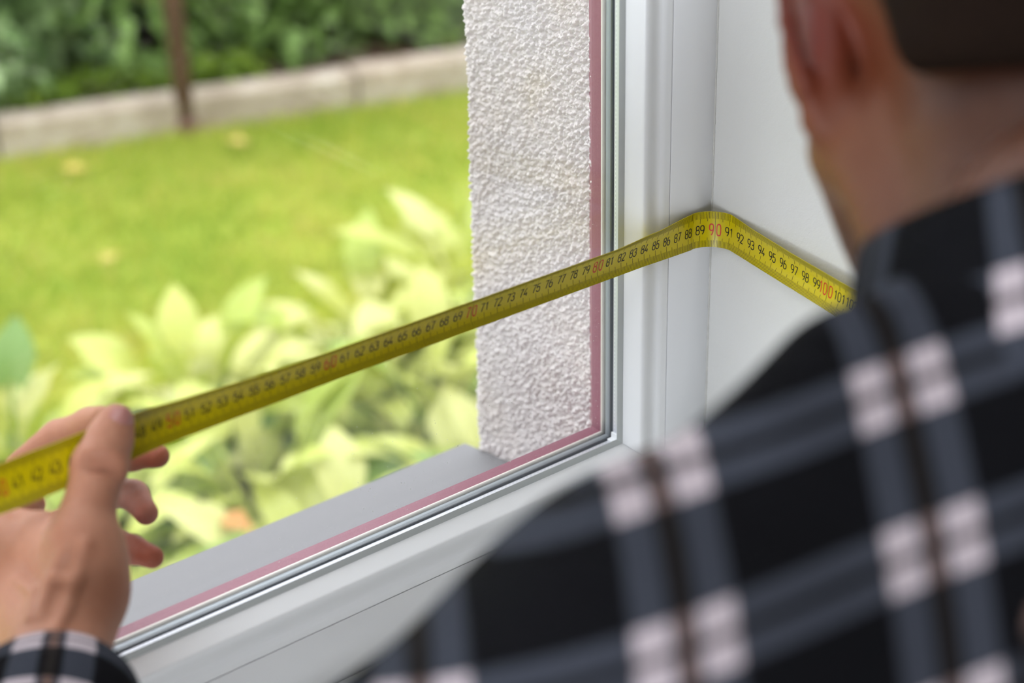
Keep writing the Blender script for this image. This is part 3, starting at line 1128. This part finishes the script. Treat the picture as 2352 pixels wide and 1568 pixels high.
# soft folds
for k in range(26):
    a = random.uniform(0, 1); z = random.uniform(-0.22, 0.10)
    x0 = random.uniform(-0.46, -0.12)
    p0 = np.array((x0, -0.60 + 0.30 * (z + 0.1) - 0.02, z)); q0 = p0 + np.array((random.uniform(-.08, .08), random.uniform(.0, .05), random.uniform(.05, .12)))
    shirt.cap(p0, q0, 0.006, 0.004, 0.012)
for k in range(8):
    f0 = 0.15 + k * 0.1
    c0 = SL + (EL - SL) * f0
    shirt.cap(c0 + np.array((-.05, -.03, .03)), c0 + np.array((-.03, -.055, -.02)), 0.006, 0.004, 0.012)
NAX = np.array((0.2, 0.7, 1.0)); NAX /= np.linalg.norm(NAX)
shirt.cap(NB + NAX * 0.050, NB + NAX * 0.26, 0.064, 0.085, 0.004, 'sub')
shirt.plane(PEL + BK * -0.16, -BK, 0.004)
sdf_obj('shirt', [shirt], M_SHIRT, person, uv=weave)


def band(name, centre, axis, ref, rows, mat, parent, nseg=64, thick=0.0022, weavef=None, a0=0.0, a1=2 * math.pi, squash=1.0):
    """cloth band: rows = (height along axis, radius); closed or open ring with thickness"""
    axis = Vector(axis).normalized(); ref = Vector(ref); e1 = (ref - axis * ref.dot(axis)).normalized(); e2 = axis.cross(e1)
    vs, fs = [], []
    closed = abs(a1 - a0 - 2 * math.pi) < 1e-6
    na = nseg if closed else nseg + 1
    rowsx = [(h, r) for h, r in rows] + [(h, r - thick) for h, r in reversed(rows)]
    for h, r in rowsx:
        for k in range(na):
            a = a0 + (a1 - a0) * k / nseg
            wv = 1 + 0.02 * math.sin(a * 3 + h * 60)
            vs.append(Vector(centre) + axis * h + (e1 * math.cos(a) + e2 * math.sin(a) * squash) * r * wv)
    m_ = len(rowsx)
    for i in range(m_):
        j = (i + 1) % m_
        for k in range(nseg):
            k2 = (k + 1) % na
            fs.append((i * na + k, i * na + k2, j * na + k2, j * na + k))
    if not closed:
        fs.append(tuple(i * na for i in range(m_))); fs.append(tuple(i * na + na - 1 for i in range(m_))[::-1])
    o = mesh_obj(name, vs, fs, mat, parent, smooth=True, recalc=True)
    if weavef:
        at2 = o.data.attributes.new('weave', 'FLOAT_VECTOR', 'POINT')
        w = []
        for h, r in rowsx:
            for k in range(na):
                a = a0 + (a1 - a0) * k / nseg
                w += list(weavef(a, h, r))
        at2.data.foreach_set('vector', w)
    return o


# cuff of the left sleeve
FV = Vector(FW)
cc = Vector(EL + (WL - EL) * 0.86)
cuff_rows = [(-0.040, 0.0400), (-0.020, 0.0425), (0.0, 0.0435), (0.018, 0.0420), (0.026, 0.0400), (0.0285, 0.0385)]
band('cuff', cc + FV * 0.020, FV, -CX, [(h, r * 1.05) for h, r in cuff_rows], M_SHIRT, person, weavef=lambda a, h, r: ((a - math.pi / 2 - 0.15) * 0.0415 * 0.78 + 0.036, (0.0285 - h) * 1.5 + 0.013, 0))
ccr = Vector(ER + (WR - ER) * 0.86)
band('cuff', ccr, Vector(WR - ER), -CX, cuff_rows, M_SHIRT, person, weavef=lambda a, h, r: (a * 0.0415, h * 2.4, 0))
# folded collar
nax = Vector((0.2, 0.7, 1.0)).normalized()
cn = Vector(NB) + nax * 0.060
band('collar', cn, nax, Vector((0, 1, 0)), [(-0.062, 0.100), (-0.048, 0.095), (-0.030, 0.086), (-0.010, 0.0775), (-0.003, 0.0740), (0.001, 0.0715), (-0.004, 0.0690), (-0.035, 0.0690)],
     M_SHIRT, person, weavef=lambda a, h, r: (a * 0.08 + 0.02, h * 1.0 + 0.012, 0), a0=0.35, a1=2 * math.pi - 0.35)

# trousers and shoes
tr_ = SDF((-0.62, -1.05, -1.10), (0.05, -0.45, 0.0), 0.007)
tr_.ell(PEL, (0.182, 0.130, 0.14), Rt, 0.05)
for sx in (-1, 1):
    hip = PEL + np.array((sx * .085, 0, -.05)); kn = np.array((PEL[0] + sx * .12, -0.66, -0.62)); an = np.array((PEL[0] + sx * .14, -0.74, -1.03))
    tr_.chain([hip, kn, an], [0.096, 0.070, 0.056], 0.03)
tr_.plane(PEL + BK * 0.02, BK, 0.004)
tr_.plane((0, 0, -1.045), (0, 0, -1), 0.003)
sdf_obj('trousers', [tr_], plain('dark_denim', srgb(44, 50, 66), 0.9, bump=(900, 0.3, 0.0008)), person)
for sx in (-1, 1):
    sh = SDF((-0.62, -0.90, -1.10), (0.05, -0.45, -0.94), 0.004)
    an = np.array((PEL[0] + sx * .14, -0.74, -1.03))
    sh.cap(an + np.array((0, -.02, -.030)), an + np.array((sx * .02, .16, -.040)), 0.044, 0.036, 0.02)
    sh.cap(an, an + np.array((0, .01, .04)), 0.046, 0.050, 0.03)
    sh.plane((0, 0, -1.0965), (0, 0, -1), 0.003)
    sh.plane((0, 0, -0.985), (0, 0, 1), 0.003)
    sdf_obj('shoe', [sh], plain('black_leather', srgb(32, 30, 29), 0.45), person)

# ------------------------------------------------------------------ garden
t = NT('lawn_turf')
f = t.noise(2.2, 4, 0.6); f2 = t.noise(60, 4, 0.6)
c = t.ramp(f, (0.32, outdoor(150, 180, 62)), (0.5, outdoor(184, 202, 80)), (0.68, outdoor(204, 208, 100)))
t.set(Base_Color=t.mix(t.math('MULTIPLY', f2, 0.35), c, outdoor(110, 130, 40)), Roughness=0.9)
M_LAWN = t.m
# ground under lawn and beds: a gently uneven sheet
vs, fs = [], []
GX0, GX1, GY0, GY1, NX, NY = -6.0, 10.0, OUT_Y - 0.005, 12.0, 80, 60
for j in range(NY + 1):
    for i in range(NX + 1):
        x = GX0 + (GX1 - GX0) * i / NX; y = GY0 + (GY1 - GY0) * j / NY
        vs.append((x, y, GROUND + 0.012 * noise.noise((x * 0.9, y * 0.9, 0))))
for j in range(NY):
    for i in range(NX):
        a = j * (NX + 1) + i
        fs.append((a, a + 1, a + NX + 2, a + NX + 1))
tag(mesh_obj('ground', vs, fs, M_LAWN, smooth=True), kind='structure')

# kerb line, seen from (0,330) to (1060,190) in the photograph
KH = 0.10
KA = at(0, 372, Z=GROUND); KB = at(1058, 216, Z=GROUND)
KA.z = KB.z = GROUND
kd = (KB - KA).normalized(); kn_ = Vector((-kd.y, kd.x, 0))
if kn_.y < 0: kn_ = -kn_
KW = 0.11


def leafpoly(L, W, bend, fold=0.25):
    """small four-triangle leaf along +X"""
    v = [(0, 0, 0), (L * .45, W / 2, fold * W * .5), (L * .45, -W / 2, fold * W * .5), (L, 0, -bend * L), (L * .45, 0, 0)]
    f_ = [(0, 4, 1), (0, 2, 4), (4, 3, 1), (4, 2, 3)]
    return np.array(v), f_


def scatter(name, base_v, base_f, pos, rot, scl, mat, parent=None):
    """one mesh of many copies of a little shape; rot: (n,3,3)"""
    n_ = len(pos); k = len(base_v)
    P_ = (np.einsum('nij,kj->nki', rot, base_v) * scl[:, None, None] + pos[:, None, :]).reshape(-1, 3)
    F_ = (np.array(base_f)[None] + (np.arange(n_) * k)[:, None, None]).reshape(-1, len(base_f[0]))
    me = bpy.data.meshes.new(name)
    me.vertices.add(len(P_)); me.vertices.foreach_set('co', P_.astype(np.float32).ravel())
    q = F_.shape[1]
    me.loops.add(F_.size); me.loops.foreach_set('vertex_index', F_.astype(np.int32).ravel())
    me.polygons.add(len(F_)); me.polygons.foreach_set('loop_start', (np.arange(len(F_)) * q).astype(np.int32))
    me.polygons.foreach_set('loop_total', np.full(len(F_), q, np.int32))
    me.update(); me.validate()
    me.materials.append(mat)
    o = bpy.data.objects.new(name, me); COL.objects.link(o)
    if parent: o.parent = parent
    return o


def rots(yaw, pitch, roll):
    cy, sy, cp, sp_, cr, sr = np.cos(yaw), np.sin(yaw), np.cos(pitch), np.sin(pitch), np.cos(roll), np.sin(roll)
    R = np.empty((len(yaw), 3, 3))
    R[:, 0, 0] = cy * cp; R[:, 0, 1] = cy * sp_ * sr - sy * cr; R[:, 0, 2] = cy * sp_ * cr + sy * sr
    R[:, 1, 0] = sy * cp; R[:, 1, 1] = sy * sp_ * sr + cy * cr; R[:, 1, 2] = sy * sp_ * cr - cy * sr
    R[:, 2, 0] = -sp_; R[:, 2, 1] = cp * sr; R[:, 2, 2] = cp * cr
    return R


def leaf_mat(name, ramp, trans=0.4, rough=0.5, patch=None, spec=0.3):
    t = NT(name)
    g = t.new('ShaderNodeNewGeometry')
    fac = g.outputs['Random Per Island']
    if patch:
        fac = t.math('ADD', t.math('MULTIPLY', fac, 0.40), t.math('MULTIPLY', t.noise(patch, 4, 0.6), 0.60))
    c = t.ramp(fac, *ramp)
    t.set(Base_Color=c, Roughness=rough)
    t.b.inputs['Specular IOR Level'].default_value = spec
    tl = t.new('ShaderNodeBsdfTranslucent'); t.link(c, tl.inputs[0])
    mx = t.new('ShaderNodeMixShader'); mx.inputs[0].default_value = trans
    t.link(t.b.outputs[0], mx.inputs[1]); t.link(tl.outputs[0], mx.inputs[2]); t.link(mx.outputs[0], t.out.inputs[0])
    return t.m


# grass blades over the part of the lawn in view
M_GRASS = leaf_mat('grass_blade', ((0.25, outdoor(142, 178, 58)), (0.46, outdoor(194, 210, 86)), (0.58, outdoor(222, 224, 104)), (0.72, outdoor(236, 222, 134))), 0.55, 0.55, patch=2.4)
n_ = 190000
pos = np.stack([-1.2 + 4.6 * RNG.random(n_), 1.55 + 2.6 * RNG.random(n_), np.full(n_, GROUND)], 1)
side = (pos - np.array(KA)) @ np.array(kn_)
pos = pos[side < -0.005]; n_ = len(pos)
pos[:, 2] = GROUND - 0.004
bv = np.array([(0, -.5, 0), (0, .5, 0), (.55, .32, .04), (.55, -.32, .04), (1, 0, -.10)]) * np.array((0.038, 0.0040, 0.038))
tri = [(0, 1, 2), (0, 2, 3), (3, 2, 4)]
g_o = scatter('grass', bv, tri, pos, rots(RNG.random(n_) * 6.283, -np.radians(35 + 45 * RNG.random(n_)), RNG.normal(0, .3, n_)), 0.7 + 0.7 * RNG.random(n_), M_GRASS)
tag(g_o, 'bright yellow green mown lawn grass between the hosta bed and the kerb', 'grass', kind='stuff')

# kerb of concrete stones
t = NT('weathered_concrete')
f = t.noise(9, 4, 0.6); f2 = t.noise(120, 4, 0.6)
c = t.ramp(f, (0.35, outdoor(178, 162, 144)), (0.55, outdoor(212, 196, 178)), (0.7, outdoor(232, 222, 208)))
t.set(Base_Color=t.mix(t.math('MULTIPLY', f2, 0.4), c, outdoor(112, 102, 84)), Roughness=0.95)
t.bump(f2, 0.4, 0.004)
M_CONC = t.m
kerb = empty('kerb', KA)
tag(kerb, 'low weathered concrete kerb of long stones between the lawn and the shrubs', 'kerb')
kerb.location = (0, 0, 0)
kme = None
s = -2.0
while s < 4.5:
    bm = bmesh.new()
    if kme is None:
        add_box(bm, 0.004, 0.996, -KW / 2, KW / 2, -0.12, KH, 0.010)
        bmesh.ops.recalc_face_normals(bm, faces=bm.faces)
        kme = bpy.data.meshes.new('kerb_stone'); bm.to_mesh(kme); kme.materials.append(M_CONC)
    bm.free()
    o = bpy.data.objects.new('kerb_stone', kme); COL.objects.link(o); o.parent = kerb
    p = KA + kd * s + kn_ * (KW / 2)
    o.location = (p.x, p.y, GROUND + random.uniform(-.006, .006))
    o.rotation_euler = (random.uniform(-.012, .012), random.uniform(-.004, .004), math.atan2(kd.y, kd.x) + random.uniform(-.006, .006))
    s += 1.0

# soil strip with weeds behind the kerb
M_SOIL = plain('dark_soil', outdoor(104, 86, 66), 0.95, vary=0.4)
a0 = KA - kd * 3 + kn_ * KW; a1_ = KB + kd * 4 + kn_ * KW; b1_ = a1_ + kn_ * 4.5; b0_ = a0 + kn_ * 4.5
vs = [(p.x, p.y, GROUND + 0.055) for p in (a0, a1_, b1_, b0_)] + [(p.x, p.y, GROUND - 0.05) for p in (a0, a1_, b1_, b0_)]
bed = mesh_obj('shrub_bed', vs, [(0, 1, 2, 3), (7, 6, 5, 4), (0, 4, 5, 1), (1, 5, 6, 2), (2, 6, 7, 3), (3, 7, 4, 0)], M_SOIL, recalc=True)
tag(bed, kind='structure')

# rusty post standing in front of the kerb
bp = at(430, 304, Z=GROUND)
t = NT('rusty_iron')
f = t.noise(30, 5, 0.65)
t.set(Base_Color=t.ramp(f, (0.3, outdoor(92, 66, 56)), (0.6, outdoor(126, 94, 80)), (0.8, outdoor(146, 112, 94))), Roughness=0.85)
t.bump(f, 0.5, 0.003)
post = empty('fence_post', (bp.x, bp.y, GROUND))
tag(post, 'brown rusty iron post standing at the lawn edge against the kerb', 'post')
bm = bmesh.new(); add_tube(bm, [(0, 0, -0.2), (0, 0, 1.75)], 0.026, 16)
bm_obj('tube', bm, t.m, post, smooth=True)
bm = bmesh.new(); add_tube(bm, [(0, 0, -0.05), (0, 0, 0.030), (0, 0, 0.045)], [0.040, 0.036, 0.028], 14)
bm_obj('footing', bm, t.m, post, smooth=True)
bm = bmesh.new(); add_tube(bm, [(0, 0, 1.74), (0, 0, 1.765), (0, 0, 1.775)], [0.030, 0.030, 0.018], 14)
bm_obj('cap', bm, t.m, post, smooth=True)

# shrubs behind the kerb: foliage, stems
def shrub(px, dist, r, h, ramp, label, nleaf, lsize, seed):
    """px: along the kerb (m from KA), dist: behind it"""
    rg = np.random.default_rng(seed)
    c0 = KA + kd * px + kn_ * (KW + dist)
    e = empty('shrub', (c0.x, c0.y, GROUND + 0.05))
    tag(e, label, 'shrub', 'shrubs behind the kerb')
    th_ = rg.random(nleaf) * 6.283; zz = rg.random(nleaf) ** 0.8; rr_ = np.sqrt(rg.random(nleaf)) * 0.45 + 0.55
    prof = np.sqrt(np.clip(1 - ((zz - 0.42) / 0.60) ** 2, 0.02, 1))
    lump = 1 + 0.22 * np.sin(th_ * 3 + seed) + 0.15 * np.sin(th_ * 5 + zz * 9 + seed * 2)
    R_ = r * prof * rr_ * lump
    pos = np.stack([R_ * np.cos(th_), R_ * np.sin(th_), 0.02 + zz * h], 1)
    lv, lf = leafpoly(0.07, 0.042, 0.18)
    m_ = leaf_mat('shrub_leaf', ramp, 0.3, 0.5, patch=3.0)
    o = scatter('foliage', lv, lf, pos, rots(th_ + rg.normal(0, .9, nleaf), rg.normal(0.35, .5, nleaf), rg.normal(0, .6, nleaf)), lsize * (0.6 + 0.8 * rg.random(nleaf)), m_, e)
    tag(o, kind='stuff')
    bm = bmesh.new()
    for k in range(9):
        a = k * 0.7 + seed; top = (r * .6 * math.cos(a), r * .6 * math.sin(a), h * .8)
        add_tube(bm, [(0.03 * math.cos(a), 0.03 * math.sin(a), -0.06), (top[0] * .4, top[1] * .4, h * .4), top], [.012, .009, .004], 6)
    bm_obj('stems', bm, M_STEM, e, smooth=True)
    return e


M_STEM = plain('brown_stem', outdoor(84, 66, 48), 0.85, vary=0.3)
DG, MG, LG, YG, SG = outdoor(96, 116, 60), outdoor(132, 168, 88), outdoor(166, 202, 112), outdoor(198, 214, 92), outdoor(186, 212, 156)
RA = ((0.2, DG), (0.45, MG), (0.62, LG), (0.8, SG))
RB = ((0.2, DG), (0.45, outdoor(128, 162, 98)), (0.65, SG), (0.85, outdoor(204, 222, 172)))
RC = ((0.2, outdoor(112, 116, 56)), (0.45, outdoor(152, 168, 74)), (0.65, YG), (0.85, outdoor(206, 202, 88)))
RD = ((0.2, outdoor(104, 106, 64)), (0.5, outdoor(142, 160, 80)), (0.7, outdoor(170, 188, 96)), (0.85, outdoor(172, 140, 104)))
shrub(-0.55, 0.55, 0.55, 0.95, RA, 'bushy dark green shrub at the far left end of the kerb', 4200, 1.0, 1)
shrub(0.10, 0.42, 0.36, 0.70, RB, 'sage green shrub with pale leaves left of the rusty post', 3000, 1.1, 2)
shrub(0.62, 0.50, 0.40, 0.85, RA, 'mid green shrub directly behind the rusty post', 3200, 1.0, 3)
shrub(1.15, 0.45, 0.38, 0.75, RA, 'leafy green shrub just right of the rusty post', 3200, 1.0, 4)
shrub(1.75, 0.55, 0.42, 0.85, RC, 'yellowish olive shrub near the stucco edge behind the kerb', 3400, 0.9, 5)
shrub(2.45, 0.60, 0.48, 0.9, RD, 'olive shrub with brown twigs passing behind the stucco wall', 3600, 0.9, 6)
shrub(0.25, 1.30, 0.70, 1.15, RB, 'tall grey green shrub in the second row left of the post', 5200, 1.1, 7)
shrub(1.45, 1.40, 0.75, 1.15, RB, 'tall pale green shrub in the second row right of the post', 5200, 1.2, 8)
shrub(2.75, 1.55, 0.80, 1.2, RD, 'tall dull olive shrub in the second row near the stucco', 5200, 1.1, 9)
shrub(-0.95, 1.45, 0.75, 1.2, RA, 'tall dark shrub in the second row at the far left', 4800, 1.1, 10)
shrub(0.8, 2.5, 0.95, 1.5, RA, 'large dark shrub closing the back behind the post', 5200, 1.3, 11)
shrub(2.4, 2.7, 1.0, 1.5, RA, 'large dark shrub closing the back on the right', 5200, 1.3, 12)
# low weeds at the kerb's back edge
lv, lf = leafpoly(0.06, 0.022, 0.15)
n_ = 5200
s_ = RNG.random(n_) * 5.2 - 1.3; w_ = np.abs(RNG.normal(0, .12, n_))
keep = (np.sin(s_ * 4.1) + 0.6 * np.sin(s_ * 9.7 + 1) + RNG.normal(0, .4, n_)) > 0.45
s_, w_ = s_[keep], w_[keep]; n_ = len(s_)
pos = np.array(KA)[None] + s_[:, None] * np.array(kd)[None] + (KW + 0.015 + w_)[:, None] * np.array(kn_)[None]
pos[:, 2] = GROUND + 0.05 + 0.10 * RNG.random(n_) * np.exp(-w_ * 2)
o = scatter('weeds', lv, lf, pos, rots(RNG.random(n_) * 6.283, RNG.normal(-.5, .5, n_), RNG.normal(0, .5, n_)), 0.6 + 0.7 * RNG.random(n_), leaf_mat('weed_leaf', ((0.2, outdoor(98, 130, 44)), (0.5, outdoor(140, 172, 60)), (0.8, outdoor(168, 192, 80))), 0.4, patch=2.0))
tag(o, 'low bright weeds growing along the back edge of the kerb', 'weeds', kind='stuff')

# hosta bed soil
hb = [at(-500, 800, Z=GROUND), at(1300, 480, Z=GROUND)]
vs = []
for k in range(21):
    x = -2.4 + k * 0.2
    far = 2.0 + 0.10 * math.sin(k * 0.9) + 0.06 * math.sin(k * 2.3)
    vs += [(x, OUT_Y - 0.004, GROUND + 0.022), (x, far, GROUND + 0.022), (x, far + 0.05, GROUND - 0.02)]
fs = []
for k in range(20):
    fs += [(3 * k, 3 * k + 3, 3 * k + 4, 3 * k + 1), (3 * k + 1, 3 * k + 4, 3 * k + 5, 3 * k + 2)]
tag(mesh_obj('hosta_bed', vs, fs, plain('mossy_soil', outdoor(72, 78, 48), 0.95, vary=0.4), recalc=True), kind='structure')


# hosta leaves
def hosta_leaf_mesh(name, L, Wd, rise, droop, pet, mat):
    """petiole from the crown, then a heart-shaped ribbed blade; along +X from the origin"""
    bm = bmesh.new()
    # spine
    pts = []
    npet, nb = 4, 9
    a = math.radians(rise)
    x = z = 0.0
    for i in range(npet + 1):
        pts.append((x, z)); aa = a - math.radians(14) * i / npet
        x += pet / npet * math.cos(aa); z += pet / npet * math.sin(aa)
    base = pts[-1]
    add_tube(bm, [(p[0], 0, p[1]) for p in pts], [.0055, .0050, .0044, .0038, .0032], 5)
    rows = []
    x, z = base
    a2 = a - math.radians(18)
    for i in range(nb + 1):
        u_ = i / nb
        w_ = Wd * 1.22 * math.sin(math.pi * (u_ * 0.94 + 0.06) ** 0.70) * (1.06 - 0.30 * u_) if u_ < 1 else 0.0
        back = -0.16 * L * max(0, 1 - u_ * 5)
        ang = a2 - math.radians(droop) * u_
        row = []
        for j in range(-4, 5):
            c_ = j / 4
            cup = 0.16 * Wd * abs(c_) ** 1.5 - 0.10 * Wd * c_ ** 4
            rib = 0.012 * Wd * math.cos(c_ * 12.5)
            xx = x + back * abs(c_) ** 1.2 * math.cos(ang) - (cup + rib) * math.sin(ang)
            row.append(bm.verts.new((xx, c_ * w_ / 2 * (1.0), z + (cup + rib) * math.cos(ang) + back * abs(c_) * math.sin(ang))))
        rows.append(row)
        x += L / nb * math.cos(ang); z += L / nb * math.sin(ang)
    for r0, r1 in zip(rows, rows[1:]):
        for j in range(8):
            try:
                bm.faces.new((r0[j], r0[j + 1], r1[j + 1], r1[j]))
            except ValueError:
                pass
    me = bpy.data.meshes.new(name)
    bm.to_mesh(me); bm.free(); me.shade_smooth()
    me.materials.append(mat)
    return me


def hosta_mat(name, ca, cb, edge):
    t = NT(name)
    oi = t.new('ShaderNodeObjectInfo')
    c = t.ramp(oi.outputs['Random'], (0.1, ca), (0.55, cb), (0.9, edge))
    f = t.noise(18, 2, 0.5)
    c = t.mix(t.math('MULTIPLY', f, 0.30), c, outdoor(150, 172, 84))
    t.set(Base_Color=c, Roughness=0.38)
    tl = t.new('ShaderNodeBsdfTranslucent'); t.link(c, tl.inputs[0])
    mx = t.new('ShaderNodeMixShader'); mx.inputs[0].default_value = 0.25
    t.link(t.b.outputs[0], mx.inputs[1]); t.link(tl.outputs[0], mx.inputs[2]); t.link(mx.outputs[0], t.out.inputs[0])
    return t.m


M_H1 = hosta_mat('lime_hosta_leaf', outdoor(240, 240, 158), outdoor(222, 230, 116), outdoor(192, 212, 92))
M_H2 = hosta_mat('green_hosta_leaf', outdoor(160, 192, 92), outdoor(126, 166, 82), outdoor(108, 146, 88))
LEAVES = []
for mat in (M_H1, M_H2):
    LEAVES.append([hosta_leaf_mesh('leaf', L, Wd, rise, droop, pet, mat) for L, Wd, rise, droop, pet in
                   ((0.115, 0.060, 72, 50, 0.235), (0.120, 0.066, 58, 62, 0.215), (0.118, 0.068, 45, 60, 0.180), (0.110, 0.066, 30, 52, 0.130), (0.10, 0.062, 18, 40, 0.085))])


def hosta(x, y, size, nl, green, label, seed):
    rg = random.Random(seed)
    e = empty('hosta', (x, y, GROUND + 0.015))
    tag(e, label, 'hosta', 'hostas along the house wall')
    for k in range(nl):
        lay = k / nl                                   # 0 upright heart, 1 outer skirt
        idx = min(4, int(lay * 5 + rg.uniform(-.4, .4)) if lay * 5 + 0 > 0.4 else 0)
        idx = max(0, idx)
        me = LEAVES[1 if rg.random() < (green + 0.55 if idx >= 3 else green * 0.35) else 0][idx]  # lower leaves mostly green: shade of the gaps put into their colour
        o = bpy.data.objects.new('leaf', me); COL.objects.link(o); o.parent = e
        sc_ = size * rg.uniform(.82, 1.18)
        o.scale = (sc_, sc_, sc_)
        o.rotation_euler = (rg.uniform(-.25, .25), rg.uniform(-.15, .15), k * 2.39996 + rg.uniform(-.4, .4))
        o.location = (rg.uniform(-.03, .03), rg.uniform(-.03, .03), 0)
    bm = bmesh.new(); add_tube(bm, [(0, 0, -0.03), (0, 0, 0.02), (0, 0, 0.045)], [.05, .045, .02], 10)
    bm_obj('crown', bm, M_H2, e, smooth=True)
    return e


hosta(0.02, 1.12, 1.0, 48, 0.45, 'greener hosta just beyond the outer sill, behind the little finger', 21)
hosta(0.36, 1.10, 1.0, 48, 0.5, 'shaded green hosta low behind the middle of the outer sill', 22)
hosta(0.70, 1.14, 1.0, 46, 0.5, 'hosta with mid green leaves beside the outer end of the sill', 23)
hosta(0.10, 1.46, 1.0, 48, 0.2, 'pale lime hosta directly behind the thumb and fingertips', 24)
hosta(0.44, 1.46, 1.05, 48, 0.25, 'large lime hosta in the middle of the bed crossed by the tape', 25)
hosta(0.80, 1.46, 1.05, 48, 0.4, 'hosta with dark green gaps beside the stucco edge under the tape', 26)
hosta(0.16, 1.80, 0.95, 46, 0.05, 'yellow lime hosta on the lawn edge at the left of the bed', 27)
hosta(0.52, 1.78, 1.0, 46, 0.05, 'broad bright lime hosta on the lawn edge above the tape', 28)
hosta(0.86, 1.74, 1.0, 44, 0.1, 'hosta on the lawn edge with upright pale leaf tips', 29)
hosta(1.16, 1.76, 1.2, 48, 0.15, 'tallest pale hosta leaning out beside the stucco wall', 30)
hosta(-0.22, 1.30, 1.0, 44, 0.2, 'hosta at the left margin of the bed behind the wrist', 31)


# fallen leaves
def fallen(px, py, L, col, label, z=GROUND + 0.035):
    p = at(px, py, Z=z)
    v, f_ = leafpoly(L, L * .55, 0.1)
    o = mesh_obj('fallen_leaf', v - np.array((L / 2, 0, 0)), f_, plain('dry_leaf', col, 0.7, vary=0.2))
    o.location = p; o.rotation_euler = (0.2, -0.1, random.uniform(0, 6))
    md = o.modifiers.new('thick', 'SOLIDIFY'); md.thickness = 0.0012
    tag(o, label, 'leaf', 'fallen leaves')
    return o


fallen(170, 385, 0.075, outdoor(214, 190, 90), 'yellow fallen leaf on the lawn near the left end of the kerb')
fallen(545, 322, 0.075, outdoor(206, 184, 96), 'yellowish fallen leaf on the lawn right of the post')
fallen(250, 590, 0.06, outdoor(208, 190, 96), 'straw coloured fallen leaf in the middle of the lawn')
o = fallen(540, 1195, 0.075, outdoor(206, 148, 78), 'withered orange leaf lying among the hosta leaves', z=-0.93)
